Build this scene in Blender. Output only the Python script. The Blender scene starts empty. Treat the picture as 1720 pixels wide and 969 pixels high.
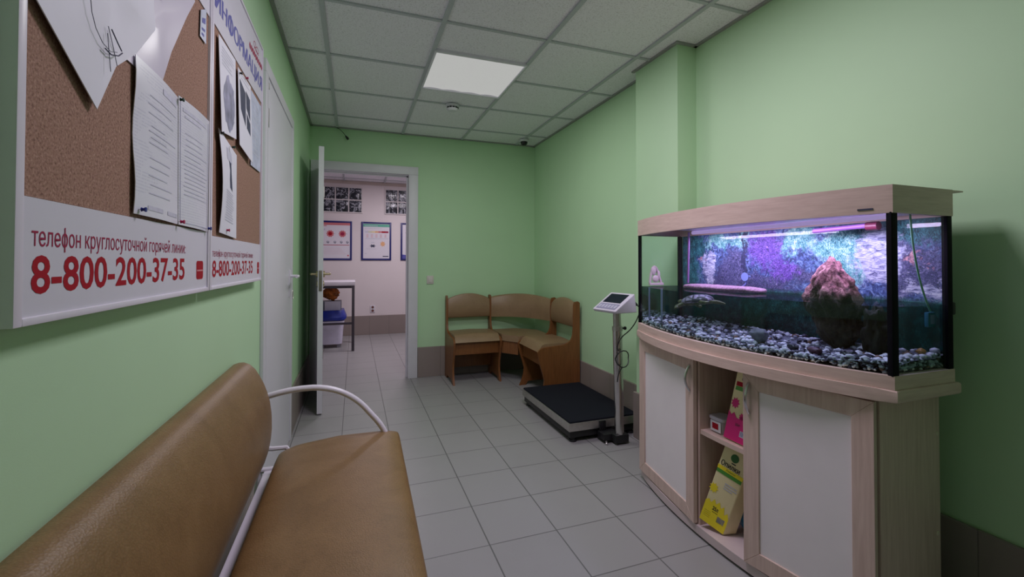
import bpy, bmesh, math, random
from mathutils import Vector, Matrix, noise

scene = bpy.context.scene
COL = scene.collection
random.seed(7)
PI = math.pi

# ------------------------------------------------------------------ camera
YAW, PITCH, ROLL, FPX, CY = 0.3438, 0.0151, 0.0016, 737.4, 429.2
def cam_matrix():
    cy, sy, cp, sp = math.cos(YAW), math.sin(YAW), math.cos(PITCH), math.sin(PITCH)
    fwd = Vector((sy*cp, cy*cp, sp)); right = Vector((cy, -sy, 0)); up = right.cross(fwd)
    r = math.cos(ROLL)*right + math.sin(ROLL)*up
    u = -math.sin(ROLL)*right + math.cos(ROLL)*up
    m = Matrix((r, u, -fwd)).transposed().to_4x4()
    m.translation = Vector((0, 0, 1.15))
    return m
cd = bpy.data.cameras.new('camera')
cam = bpy.data.objects.new('camera', cd); COL.objects.link(cam)
cam.matrix_world = cam_matrix()
cd.sensor_fit = 'HORIZONTAL'; cd.sensor_width = 36.0
cd.lens = FPX/1720*36.0
cd.shift_x = 0.0
cd.shift_y = (CY-484.5)/1720
cd.clip_start = 0.02; cd.clip_end = 50
scene.camera = cam

# ------------------------------------------------------------------ world, exposure, lamps
w = bpy.data.worlds.new('world'); scene.world = w; w.use_nodes = True
w.node_tree.nodes['Background'].inputs[0].default_value = (0.5, 0.5, 0.55, 1)
w.node_tree.nodes['Background'].inputs[1].default_value = 0.02
scene.view_settings.view_transform = 'Standard'
scene.view_settings.look = 'None'
scene.view_settings.exposure = 0.0
scene.view_settings.gamma = 1.0
scene.view_settings.use_curve_mapping = False
scene.cycles.max_bounces = 10
scene.cycles.diffuse_bounces = 8
scene.cycles.transparent_max_bounces = 16
scene.cycles.caustics_reflective = False
scene.cycles.caustics_refractive = False

def area(name, loc, sx, sy, power, color, rot=(0, 0, 0)):
    l = bpy.data.lights.new(name, 'AREA'); l.shape = 'RECTANGLE'; l.size = sx; l.size_y = sy
    l.energy = power; l.color = color
    o = bpy.data.objects.new(name, l); COL.objects.link(o); o.location = loc; o.rotation_euler = rot
    return o
CZ = 2.421
area('room_lamp', (0.74, 2.905, CZ-0.02), 0.5, 0.5, 9.0, (1.0, 0.99, 0.97))
area('near_room_lamp', (0.74, 1.405, CZ-0.02), 0.5, 0.5, 18.5, (1.0, 0.87, 1.07))
area('back_room_lamp', (0.74, 5.9, CZ-0.02), 0.55, 0.55, 25.0, (1.0, 0.91, 1.0))
area('tank_lamp', (1.575, 1.36, 1.280), 0.05, 0.95, 4.8, (0.84, 0.62, 1.0), (0, math.radians(-12), 0))

# ------------------------------------------------------------------ materials
def new_mat(name):
    m = bpy.data.materials.new(name); m.use_nodes = True
    return m, m.node_tree, m.node_tree.nodes['Principled BSDF']
class NT:
    """small node-graph helper"""
    def __init__(s, nt): s.nt = nt
    def n(s, t, **k):
        nd = s.nt.nodes.new(t)
        for a, b in k.items(): setattr(nd, a, b)
        return nd
    def link(s, a, b): s.nt.links.new(a, b)
    def val(s, sock, v):
        if isinstance(v, (int, float, tuple, list)): sock.default_value = v
        else: s.link(v, sock)
    def math(s, op, a, b=None, c=None, clamp=False):
        nd = s.n('ShaderNodeMath', operation=op); nd.use_clamp = clamp
        s.val(nd.inputs[0], a)
        if b is not None: s.val(nd.inputs[1], b)
        if c is not None: s.val(nd.inputs[2], c)
        return nd.outputs[0]
    def coords(s):
        return s.n('ShaderNodeTexCoord').outputs['Object']
    def sep(s, v):
        nd = s.n('ShaderNodeSeparateXYZ'); s.link(v, nd.inputs[0]); return nd.outputs
    def mapping(s, v, scale=(1, 1, 1), loc=(0, 0, 0)):
        nd = s.n('ShaderNodeMapping'); s.link(v, nd.inputs[0])
        nd.inputs['Scale'].default_value = scale; nd.inputs['Location'].default_value = loc
        return nd.outputs[0]
    def noise(s, v, scale, detail=3, rough=.55, dist=0):
        nd = s.n('ShaderNodeTexNoise'); s.link(v, nd.inputs['Vector'])
        nd.inputs['Scale'].default_value = scale; nd.inputs['Detail'].default_value = detail
        nd.inputs['Roughness'].default_value = rough; nd.inputs['Distortion'].default_value = dist
        return nd.outputs[0]
    def voro(s, v, scale, out='Distance', feature='F1'):
        nd = s.n('ShaderNodeTexVoronoi', feature=feature); s.link(v, nd.inputs['Vector'])
        nd.inputs['Scale'].default_value = scale
        return nd.outputs[out]
    def ramp(s, f, stops, mode='LINEAR'):
        nd = s.n('ShaderNodeValToRGB'); s.link(f, nd.inputs[0]); cr = nd.color_ramp; cr.interpolation = mode
        while len(cr.elements) < len(stops): cr.elements.new(0.5)
        for e, (p, c) in zip(cr.elements, stops):
            e.position = p; e.color = (c[0], c[1], c[2], 1) if hasattr(c, '__len__') else (c, c, c, 1)
        return nd.outputs[0]
    def mix(s, f, a, b, mode='MIX'):
        nd = s.n('ShaderNodeMix', data_type='RGBA', blend_type=mode)
        s.val(nd.inputs[0], f)
        for i, x in ((6, a), (7, b)):
            if isinstance(x, (tuple, list)): nd.inputs[i].default_value = (x[0], x[1], x[2], 1)
            else: s.link(x, nd.inputs[i])
        return nd.outputs[2]
    def bump(s, h, strength, dist=0.01):
        nd = s.n('ShaderNodeBump'); s.link(h, nd.inputs['Height'])
        nd.inputs['Strength'].default_value = strength; nd.inputs['Distance'].default_value = dist
        return nd.outputs[0]
def plain(name, col, rough=.5, metal=0.0, var=.06, vscale=12, bump=0.0, bscale=200, spec=None, emit=None):
    m, nt, b = new_mat(name); g = NT(nt); co = g.coords()
    f = g.noise(co, vscale, 3)
    lo = tuple(c*(1-var) for c in col); hi = tuple(min(1, c*(1+var)) for c in col)
    g.link(g.ramp(f, [(.3, lo), (.7, hi)]), b.inputs['Base Color'])
    b.inputs['Roughness'].default_value = rough; b.inputs['Metallic'].default_value = metal
    if spec is not None: b.inputs['Specular IOR Level'].default_value = spec
    if bump: g.link(g.bump(g.noise(co, bscale, 2), bump, .002), b.inputs['Normal'])
    if emit:
        b.inputs['Emission Color'].default_value = (*emit[0], 1); b.inputs['Emission Strength'].default_value = emit[1]
    return m
def wood(name, dark, light, scale=(3, 60, 3), rough=.4, spec=.4):
    m, nt, b = new_mat(name); g = NT(nt); co = g.mapping(g.coords(), scale)
    f = g.noise(co, 1.6, 5, .6, .3)
    g.link(g.ramp(f, [(.3, dark), (.7, light)]), b.inputs['Base Color'])
    b.inputs['Roughness'].default_value = rough; b.inputs['Specular IOR Level'].default_value = spec
    return m

def tile_mat(name, base, grout, period, x0, y0, gw, vertical=False, rough=.35):
    m, nt, b = new_mat(name); g = NT(nt); co = g.coords(); s = g.sep(co)
    def line(c, o, wd):
        t = g.math('FRACT', g.math('DIVIDE', g.math('SUBTRACT', c, o-50*period), period))
        d = g.math('MINIMUM', t, g.math('SUBTRACT', 1.0, t))
        return g.math('SUBTRACT', 1.0, g.math('SMOOTH_MIN', g.math('DIVIDE', d, wd/period), 1.0, 0.2), clamp=True)
    lx = line(s[0], x0, gw); ly = line(s[1], y0, gw*.8)
    if not vertical: ln = g.math('MAXIMUM', lx, ly)
    else: ln = g.math('MAXIMUM', lx, ly)
    cell = g.n('ShaderNodeCombineXYZ')
    g.link(g.math('FLOOR', g.math('DIVIDE', g.math('SUBTRACT', s[0], x0-50*period), period)), cell.inputs[0])
    g.link(g.math('FLOOR', g.math('DIVIDE', g.math('SUBTRACT', s[1], y0-50*period), period)), cell.inputs[1])
    wn = g.n('ShaderNodeTexWhiteNoise', noise_dimensions='2D'); g.link(cell.outputs[0], wn.inputs['Vector'])
    sp = g.noise(co, 260, 2); cl = g.noise(co, 5, 3)
    v = g.math('ADD', g.math('MULTIPLY', wn.outputs['Value'], .06), g.math('ADD', g.math('MULTIPLY', sp, .14), g.math('MULTIPLY', cl, .14)))
    v = g.math('ADD', v, .83)
    basec = g.mix(1.0, base, g.ramp(v, [(0, 0.0), (1, 1.0)]), 'MULTIPLY')
    g.link(g.mix(ln, basec, grout), b.inputs['Base Color'])
    b.inputs['Roughness'].default_value = rough
    h = g.math('SUBTRACT', 1.0, ln)
    g.link(g.bump(h, .35, .002), b.inputs['Normal'])
    return m

M = {}
M['green'] = plain('green wall paint', (.49, .72, .45), .55, var=.015, vscale=3, bump=.05, bscale=400, spec=.3)
M['cream'] = plain('pale lilac cream wall paint', (.72, .66, .66), .6, var=.015, vscale=3)
M['floor'] = tile_mat('grey floor tile', (.33, .325, .325), (.075, .075, .075), .299, .2255, 1.7271, .0042, rough=.38)
M['skirt'] = tile_mat('brown grey skirting tile', (.27, .225, .205), (.16, .14, .13), .299, .2255, 1.7271, .004, True, .45)
M['white'] = plain('white paint', (.68, .67, .72), .4, var=.02)
M['doorwhite'] = plain('white door laminate', (.69, .68, .73), .38, var=.015, vscale=4)
M['alu'] = plain('aluminium', (.62, .63, .68), .35, .75, var=.05)
M['board'] = plain('white board panel', (.66, .65, .71), .35, var=.01)
M['chrome'] = plain('polished steel', (.62, .60, .60), .22, 1.0, var=.06, vscale=20)
M['steel'] = plain('brushed steel', (.52, .50, .48), .38, .9, var=.08, vscale=40)
M['brass'] = plain('satin brass', (.62, .52, .32), .3, .9, var=.05)
M['black'] = plain('black plastic', (.012, .012, .014), .45, var=.2)
M['seal'] = plain('black silicone seal', (.004, .004, .007), .7, var=.1, spec=.1)
M['mat'] = plain('black ribbed carpet', (.008, .009, .016), .85, var=.5, vscale=300, bump=.6, bscale=350, spec=.2)
M['red'] = plain('red print', (.36, .005, .018), .6, var=.03, spec=.2)
M['crimson'] = plain('crimson print', (.32, .02, .065), .6, var=.03, spec=.2)
M['violet'] = plain('blue violet print', (.085, .085, .36), .5, var=.03)
M['paper'] = plain('white paper', (.74, .75, .80), .6, var=.02)
M['ink'] = plain('dark print', (.035, .04, .085), .6, var=.3, vscale=60)
M['greyink'] = plain('grey print', (.54, .55, .63), .6, var=.1, vscale=60)
M['palewood'] = wood('pale oak laminate', (.58, .43, .375), (.70, .54, .475), (6, 6, 60), .42)
M['palewoodv'] = wood('pale oak laminate upright grain', (.56, .41, .355), (.70, .54, .475), (50, 50, 3), .42)
M['frost'] = plain('frosted glass panel', (.84, .79, .81), .32, var=.015)
M['cwood'] = wood('cherry brown laminate', (.165, .062, .019), (.245, .095, .030), (45, 45, 4), .38)
M['wtube'] = plain('white enamelled tube', (.76, .73, .80), .3, var=.02)
M['tan'] = None

def leather(name, a, b_, rough):
    m, nt, b = new_mat(name); g = NT(nt); co = g.coords()
    f = g.noise(co, 9, 6, .72, .6)
    f2 = g.voro(co, 260)
    colr = g.ramp(f, [(.3, a), (.75, b_)])
    colr = g.mix(.5, colr, g.ramp(f2, [(0, 1.0), (.7, .62)]), 'MULTIPLY')
    g.link(colr, b.inputs['Base Color'])
    b.inputs['Roughness'].default_value = rough
    h = g.math('ADD', g.math('MULTIPLY', f2, .6), g.math('MULTIPLY', g.noise(co, 90, 3), .5))
    g.link(g.bump(h, .30, .0022), b.inputs['Normal'])
    return m
M['leather'] = leather('tan brown leatherette', (.195, .106, .038), (.29, .170, .070), .40)
M['tan'] = leather('beige brown leatherette', (.29, .185, .10), (.36, .235, .13), .4)

def cork():
    m, nt, b = new_mat('cork'); g = NT(nt); co = g.coords()
    f = g.noise(co, 260, 2, .6); f2 = g.voro(co, 260)
    c = g.ramp(f, [(.30, (.17, .085, .055)), (.44, (.29, .165, .11)), (.60, (.35, .21, .145)), (.75, (.48, .31, .22))])
    c = g.mix(.3, c, g.ramp(f2, [(0, .55), (.4, 1.0)]), 'MULTIPLY')
    g.link(c, b.inputs['Base Color']); b.inputs['Roughness'].default_value = .9
    g.link(g.bump(f, .25, .001), b.inputs['Normal'])
    return m
M['cork'] = cork()
def ceiltile():
    m, nt, b = new_mat('speckled mineral ceiling tile'); g = NT(nt); co = g.coords()
    f = g.noise(co, 120, 3, .7)
    g.link(g.ramp(f, [(.34, (.60, .59, .62)), (.46, (.82, .81, .86)), (.7, (.86, .85, .90))]), b.inputs['Base Color'])
    b.inputs['Roughness'].default_value = .9
    g.link(g.bump(f, .4, .002), b.inputs['Normal'])
    return m
M['ctile'] = ceiltile()
M['cgrid'] = plain('grey white ceiling grid', (.46, .49, .51), .5, var=.02)

def doc_mat(name, seed, dens=.5, lh=.0062):
    m, nt, b = new_mat(name); g = NT(nt); co = g.coords(); s = g.sep(co)
    t = g.math('FRACT', g.math('DIVIDE', g.math('ADD', s[2], 10.0), lh))
    row = g.math('LESS_THAN', t, .42)
    par = g.noise(g.mapping(co, (0, 9, 24), (seed, seed*.7, seed)), 1, 1)
    wd = g.noise(g.mapping(co, (0, 260, 60), (seed, 0, 0)), 1, 1)
    k = g.math('MULTIPLY', row, g.math('MULTIPLY', g.math('GREATER_THAN', par, 1-dens), g.math('GREATER_THAN', wd, .42)))
    g.link(g.mix(k, (.72, .73, .78), (.62, .63, .70)), b.inputs['Base Color'])
    b.inputs['Roughness'].default_value = .3
    return m
M['doc1'] = doc_mat('printed page', 1.3, .50); M['doc2'] = doc_mat('printed page two', 4.1, .55)
M['doc3'] = doc_mat('printed page three', 7.7, .42); M['bluedoc'] = plain('pale blue printed page', (.55, .60, .72), .4, var=.18, vscale=22)

def glass_mat(name, tint, fres=.06, rough=.0):
    m, nt, b = new_mat(name); g = NT(nt); nt.nodes.remove(b)
    out = nt.nodes['Material Output']
    tr = g.n('ShaderNodeBsdfTransparent'); tr.inputs[0].default_value = (*tint, 1)
    gl = g.n('ShaderNodeBsdfGlossy'); gl.inputs['Color'].default_value = (1, 1, 1, 1); gl.inputs['Roughness'].default_value = rough
    lw = g.n('ShaderNodeLayerWeight'); lw.inputs[0].default_value = .35
    f = g.math('MULTIPLY', g.math('POWER', lw.outputs['Facing'], 4.0), .30)
    f = g.math('ADD', f, fres*.35, clamp=True)
    mx = g.n('ShaderNodeMixShader'); g.link(f, mx.inputs[0]); g.link(tr.outputs[0], mx.inputs[1]); g.link(gl.outputs[0], mx.inputs[2])
    g.link(mx.outputs[0], out.inputs[0])
    return m
M['glass'] = glass_mat('aquarium glass', (.93, .97, .96), .04)
M['water'] = glass_mat('dark green tank water', (.60, .67, .73), .015)
def mirror_mat(name, tint):
    m, nt, b = new_mat(name); g = NT(nt); nt.nodes.remove(b)
    gl = g.n('ShaderNodeBsdfGlossy'); gl.inputs['Color'].default_value = (*tint, 1); gl.inputs['Roughness'].default_value = .03
    tr = g.n('ShaderNodeBsdfTransparent'); tr.inputs[0].default_value = (*tint, 1)
    mx = g.n('ShaderNodeMixShader'); mx.inputs[0].default_value = .85; g.link(tr.outputs[0], mx.inputs[1]); g.link(gl.outputs[0], mx.inputs[2])
    g.link(mx.outputs[0], nt.nodes['Material Output'].inputs[0])
    return m
M['tir'] = mirror_mat('water end face', (.55, .64, .66))
M['sleeve'] = glass_mat('clear plastic sleeve', (.93, .93, .97), .10, .15)
def milky(name, col, alpha):
    m, nt, b = new_mat(name)
    b.inputs['Base Color'].default_value = (*col, 1); b.inputs['Alpha'].default_value = alpha
    b.inputs['Roughness'].default_value = .28
    return m
M['film'] = milky('milky plastic film', (.74, .70, .80), .85)

# ------------------------------------------------------------------ mesh builder
class B:
    def __init__(s): s.bm = bmesh.new(); s.mi = 0; s.mats = []
    def use(s, mat):
        if mat not in s.mats: s.mats.append(mat)
        s.mi = s.mats.index(mat); return s
    def _tag(s, faces):
        for f in faces: f.material_index = s.mi
        return s
    def box(s, x0, x1, y0, y1, z0, z1, bev=0, seg=2, mtx=None):
        g = bmesh.ops.create_cube(s.bm, size=1); vs = g['verts']
        for v in vs:
            v.co = Vector((x0 + (v.co.x+.5)*(x1-x0), y0 + (v.co.y+.5)*(y1-y0), z0 + (v.co.z+.5)*(z1-z0)))
        faces = list({f for v in vs for f in v.link_faces})
        if bev:
            r = bmesh.ops.bevel(s.bm, geom=list({e for v in vs for e in v.link_edges}), offset=bev, segments=seg, profile=.6, affect='EDGES')
            vs = list({v for f in r['faces'] for v in f.verts} | {v for v in vs if v.is_valid})
            faces = list({f for v in vs for f in v.link_faces})
        if mtx is not None:
            for v in {v for f in faces for v in f.verts}: v.co = mtx @ v.co
        return s._tag(faces)
    def hexa(s, p):
        """eight corners: bottom loop 0-3, top loop 4-7"""
        v = [s.bm.verts.new(q) for q in p]
        fs = [s.bm.faces.new([v[i] for i in q]) for q in ((3, 2, 1, 0), (4, 5, 6, 7), (0, 1, 5, 4), (1, 2, 6, 5), (2, 3, 7, 6), (3, 0, 4, 7))]
        return s._tag(fs)
    def prism(s, pts, d, cap=True):
        """3D polygon pts extruded by vector d"""
        d = Vector(d); a = [s.bm.verts.new(p) for p in pts]; b = [s.bm.verts.new(Vector(p)+d) for p in pts]
        n = len(pts); fs = [s.bm.faces.new((a[i], a[(i+1) % n], b[(i+1) % n], b[i])) for i in range(n)]
        if cap: fs += [s.bm.faces.new(a[::-1]), s.bm.faces.new(b)]
        return s._tag(fs)
    def ring(s, outer, inner, z0, z1):
        n = len(outer); V = s.bm.verts.new
        a = [V((x, y, z0)) for x, y in outer]; b = [V((x, y, z1)) for x, y in outer]
        c = [V((x, y, z0)) for x, y in inner]; d = [V((x, y, z1)) for x, y in inner]
        fs = []
        for i in range(n):
            j = (i+1) % n
            fs += [s.bm.faces.new((a[i], a[j], b[j], b[i])), s.bm.faces.new((c[j], c[i], d[i], d[j])),
                   s.bm.faces.new((b[i], b[j], d[j], d[i])), s.bm.faces.new((a[j], a[i], c[i], c[j]))]
        return s._tag(fs)
    def sweep(s, rings, cap=True, closed=True):
        """list of equal-length vertex rings"""
        R = [[s.bm.verts.new(p) for p in r] for r in rings]; n = len(rings[0]); fs = []
        for a, b in zip(R, R[1:]):
            for i in range(n if closed else n-1):
                j = (i+1) % n; fs.append(s.bm.faces.new((a[i], a[j], b[j], b[i])))
        if cap and closed: fs += [s.bm.faces.new(R[0][::-1]), s.bm.faces.new(R[-1])]
        return s._tag(fs)
    def tube(s, path, r, seg=10):
        path = [Vector(p) for p in path]; rings = []
        rr = r if hasattr(r, '__len__') else [r]*len(path)
        t0 = (path[1]-path[0]).normalized()
        ref = Vector((0, 0, 1)) if abs(t0.z) < .9 else Vector((1, 0, 0))
        u = t0.cross(ref).normalized()
        for i, p in enumerate(path):
            t = (path[min(i+1, len(path)-1)]-path[max(i-1, 0)]).normalized()
            u = (u - t*u.dot(t)).normalized(); v = t.cross(u)
            rings.append([p + (u*math.cos(2*PI*k/seg)+v*math.sin(2*PI*k/seg))*rr[i] for k in range(seg)])
        return s.sweep(rings)
    def lathe(s, prof, c, seg=24, axis='z'):
        c = Vector(c); rings = []
        for r, h in prof:
            rg = []
            for k in range(seg):
                a = 2*PI*k/seg; p = (r*math.cos(a), r*math.sin(a), h)
                if axis == 'x': p = (p[2], p[0], p[1])
                if axis == 'y': p = (p[0], -p[2], p[1])
                rg.append(c+Vector(p))
            rings.append(rg)
        return s.sweep(rings)
    def ico(s, c, r, sub=2, nz=0, nscale=1.0, seed=0, mtx=None):
        g = bmesh.ops.create_icosphere(s.bm, subdivisions=sub, radius=1); vs = g['verts']
        for v in vs:
            d = v.co.copy()
            k = 1 + nz*noise.fractal(d*nscale+Vector((seed, seed*1.7, 3)), .8, 2.0, 4) if nz else 1
            p = Vector((d.x*r[0], d.y*r[1], d.z*r[2]))*k
            if mtx is not None: p = mtx @ p
            v.co = Vector(c)+p
        return s._tag(list({f for v in vs for f in v.link_faces}))
    def text(s, body, org, right, up, x0, x1, y0, y1, bold=0.0, ext=.0004):
        """flat lettering fitted into the box x0..x1, y0..y1 of the plane org/right/up"""
        def make(t):
            cu = bpy.data.curves.new('lettering', 'FONT'); cu.body = t; cu.size = 1; cu.offset = bold; cu.resolution_u = 3
            o = bpy.data.objects.new('lettering', cu); COL.objects.link(o)
            dg = bpy.context.evaluated_depsgraph_get(); me = bpy.data.meshes.new_from_object(o.evaluated_get(dg))
            vs, ps = [v.co.copy() for v in me.vertices], [list(p.vertices) for p in me.polygons]
            bpy.data.objects.remove(o); bpy.data.curves.remove(cu); bpy.data.meshes.remove(me)
            return vs, ps
        sub = body.replace('\u0424', '\u041e').replace('\u0444', '\u043e')   # the letter ef is composed of o and a bar
        vs, ps = make(sub)
        sub = sub.replace('\u043d', '\u043f'); vs, ps = make(sub)                    # the letter en is composed of stems and a bar
        sub = sub.translate(str.maketrans('\u0420\u042f', 'PR')); vs, ps = make(sub)
        for k, ch in enumerate(body):
            if ch in '\u0420\u042f':                            # er and ya: P, and R turned round, at the height of the other capitals
                right_ = max(v.x for v in make(sub[:k+1])[0]); o_ = make(sub[k])[0]
                left_ = right_-(max(v.x for v in o_)-min(v.x for v in o_)); ky = max(v.y for v in make('\u0418')[0])/max(v.y for v in o_)
                for v in vs:
                    if left_-.01 < v.x < right_+.01:
                        v.y *= ky
                        if ch == '\u042f': v.x = left_+right_-v.x
        for k, ch in enumerate(body):
            if ch == '\u043d':
                right_ = max(v.x for v in make(sub[:k+1])[0]); o_ = make('\u043f')[0]
                wd = max(v.x for v in o_)-min(v.x for v in o_); hi = max(v.y for v in o_); left_ = right_-wd; t = .085+bold*2
                ps = [p for p in ps if not all(left_-.01 < vs[i].x < right_+.01 for i in p)]
                for (xa_, xb_, ya_, yb_) in ((left_, left_+t, 0, hi), (right_-t, right_, 0, hi), (left_+t, right_-t, hi*.5-t*.45, hi*.5+t*.45)):
                    n0 = len(vs); vs += [Vector((xa_, ya_, 0)), Vector((xb_, ya_, 0)), Vector((xb_, yb_, 0)), Vector((xa_, yb_, 0))]; ps.append([n0, n0+1, n0+2, n0+3])
        for k, ch in enumerate(body):
            if ch in '\u0424\u0444':
                right_ = max(v.x for v in make(sub[:k+1])[0]); o_ = make(sub[k])[0]
                wd = max(v.x for v in o_)-min(v.x for v in o_); hi = max(v.y for v in o_); mx = right_-wd/2; t = .045+bold
                lo_, hi_ = (-.05, hi+.05) if ch == '\u0424' else (-.20, hi+.22)
                n0 = len(vs); vs += [Vector((mx-t, lo_, .001)), Vector((mx+t, lo_, .001)), Vector((mx+t, hi_, .001)), Vector((mx-t, hi_, .001))]; ps.append([n0, n0+1, n0+2, n0+3])
        xs = [v.x for v in vs]; ys = [v.y for v in vs]
        R, U = Vector(right).normalized(), Vector(up).normalized(); N = R.cross(U); O = Vector(org)
        ax, bx, ay, by = min(xs), max(xs), min(ys), max(ys)
        vm = [s.bm.verts.new(O + R*(x0+(v.x-ax)/(bx-ax)*(x1-x0)) + U*(y0+(v.y-ay)/(by-ay)*(y1-y0)) + N*(ext+v.z*.1)) for v in vs]
        fs = []
        for p in ps:
            try: fs.append(s.bm.faces.new([vm[i] for i in p]))
            except ValueError: pass
        return s._tag(fs)
    def patch(s, org, right, up, poly, h=.0004):
        """thin printed shape lying on a plane"""
        R, U = Vector(right).normalized(), Vector(up).normalized(); N = R.cross(U); O = Vector(org)
        return s.prism([O+R*x+U*y for x, y in poly], N*h)

WORLD = {}
def obj(name, b, mat=None, parent=None, sharp=35, shade=True, keep=False):
    me = bpy.data.meshes.new(name); bm = b.bm
    bmesh.ops.recalc_face_normals(bm, faces=bm.faces[:]) if not keep else None
    off = WORLD.get(parent.name, Vector((0, 0, 0))) if parent else Vector((0, 0, 0))
    if not parent:
        off = Vector((0, 0, 0))
    for v in bm.verts: v.co -= off
    if shade:
        th = math.radians(sharp)
        for f in bm.faces: f.smooth = True
        for e in bm.edges:
            if len(e.link_faces) == 2: e.smooth = e.calc_face_angle(4) < th
    bm.to_mesh(me); bm.free()
    for m in (b.mats or [mat]): me.materials.append(m)
    o = bpy.data.objects.new(name, me); COL.objects.link(o)
    if parent: o.parent = parent
    WORLD[o.name] = off
    return o
def tag(o, label, cat, group=None, kind=None):
    o['label'] = label; o['category'] = cat
    if group: o['group'] = group
    if kind: o['kind'] = kind
    return o
def thing(name, label, cat, loc=(0, 0, 0), group=None):
    o = bpy.data.objects.new(name, None); COL.objects.link(o); o.location = loc; o.empty_display_size = .05
    WORLD[o.name] = Vector(loc)
    return tag(o, label, cat, group)
def single(name, b, mat, label, cat, group=None, **k):
    """one-mesh thing; origin moved to its base"""
    vs = [v.co for v in b.bm.verts]
    c = Vector(((min(v.x for v in vs)+max(v.x for v in vs))/2, (min(v.y for v in vs)+max(v.y for v in vs))/2, min(v.z for v in vs)))
    for v in b.bm.verts: v.co -= c
    o = obj(name, b, mat, None, **k); o.location = c; WORLD[o.name] = c
    return tag(o, label, cat, group)
def struct(name, b, mat=None, parent=None, label=None, **k):
    o = obj(name, b, mat, parent, **k)
    if not parent: o['kind'] = 'structure'
    if label: o['label'] = label
    return o
def copy_tree(o, loc, label=None, group=None):
    c = o.copy(); COL.objects.link(c); c.location = loc; WORLD[c.name] = Vector(loc)
    if label: c['label'] = label
    if group: c['group'] = group
    for ch in list(o.children):
        k = ch.copy(); COL.objects.link(k); k.parent = c
        for gch in list(ch.children):
            q = gch.copy(); COL.objects.link(q); q.parent = k
    return c
def bez(p0, p1, p2, n, p3=None):
    out = []
    for i in range(n+1):
        t = i/n
        if p3 is None: out.append(Vector(p0)*(1-t)**2+Vector(p1)*2*t*(1-t)+Vector(p2)*t*t)
        else: out.append(Vector(p0)*(1-t)**3+Vector(p1)*3*t*(1-t)**2+Vector(p2)*3*t*t*(1-t)+Vector(p3)*t**3)
    return out

# ================================================================== SETTING
XL, XR, XF, YB = -0.40, 1.89, 1.86, 4.46
YN, YE, XBL = -1.7, 7.33, -1.7     # wall behind the viewer, far wall of the back room, its left wall
struct('floor', B().box(XBL-.1, XR+.2, YN-.1, YE+.1, -.08, 0), M['floor'])
b = B(); b.box(XBL-.1, XR+.2, YN-.1, YE+.1, CZ+.006, CZ+.10); struct('ceiling', b, M['ctile'])
b = B()
GX, GY = -.1625, 2.2902
for i in range(-3, 4):
    x = GX+i*.6
    if x > XL or i < 0:
        y0 = YN if x > XL else YB+.12
        b.box(x-.012, x+.012, y0, YB-.001 if x > XL else YE, CZ-.004, CZ+.0062)
        if x > XL: b.box(x-.012, x+.012, YB+.125, YE, CZ-.004, CZ+.0062)
for j in range(-6, 9):
    y = GY+j*.6
    if y < YB:
        segs = [(XL, XR)] if j != 1 else [(XL, .4375), (1.0375, XR)]
    else: segs = [(XBL, XR)]
    for a, c in segs: b.box(a+.001, c-.001, y-.010, y+.010, CZ-.002, CZ+.0062)
struct('trim_1', b, M['cgrid'])
b = B()                                  # wall angle strip around the ceiling
b.box(XL, XL+.02, YN, YB, CZ-.004, CZ+.0061); b.box(XL, XF, YB-.02, YB, CZ-.004, CZ+.0061)
b.box(XF-.02, XF, 2.46, YB, CZ-.004, CZ+.0061); b.box(XR-.02, XR, YN, 2.06, CZ-.004, CZ+.0061)
b.box(1.755-.02, 1.755, 2.04, 2.48, CZ-.004, CZ+.0061); b.box(1.755, XR, 2.04, 2.06, CZ-.004, CZ+.0061)
struct('trim_2', b, plain('grey wall angle', (.30, .31, .30), .5))
struct('wall_left', B().box(XL-.1, XL, YN, YB, 0, 2.6), M['green'])
b = B(); b.box(XR, XR+.15, YN, 2.07, 0, 2.6); b.box(XF, XR+.15, 2.45, YB+.12, 0, 2.6); b.box(1.755, XR+.15, 2.06, 2.46, 0, 2.6)
struct('wall_right', b, M['green'])
b = B(); b.box(XL-.1, -.335, YB, YB+.12, 0, 2.6); b.box(.535, XF+.05, YB, YB+.12, 0, 2.6); b.box(-.335, .535, YB, YB+.12, 2.05, 2.6)
struct('wall_back', b, M['green'])
struct('wall_front', B().box(XL-.1, XR+.15, YN-.1, YN, 0, 2.6), M['green'])
b = B(); b.box(XBL, XR+.1, YE, YE+.1, 0, 2.6); struct('wall_far', b, M['cream'])
struct('wall_far_left', B().box(XBL-.1, XBL, YB+.1, YE, 0, 2.6), M['cream'])
struct('wall_far_right', B().box(XR, XR+.1, YB+.12, YE, 0, 2.6), M['cream'])
b = B(); b.box(XBL, -.335, YB+.12, YB+.125, 0, 2.6); b.box(.535, XR, YB+.12, YB+.125, 0, 2.6); b.box(-.335, .535, YB+.12, YB+.125, 2.05, 2.6)
b.box(XBL, XL-.1, YB+.02, YB+.125, 0, 2.6)
struct('wall_back_far_side', b, M['cream'])
# a darker band of paint under the far ceiling
struct('trim_3', B().box(XBL+.01, XR-.01, YE-.012, YE+.001, 2.375, CZ), plain('beige ceiling band', (.50, .43, .38), .6))
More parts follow.
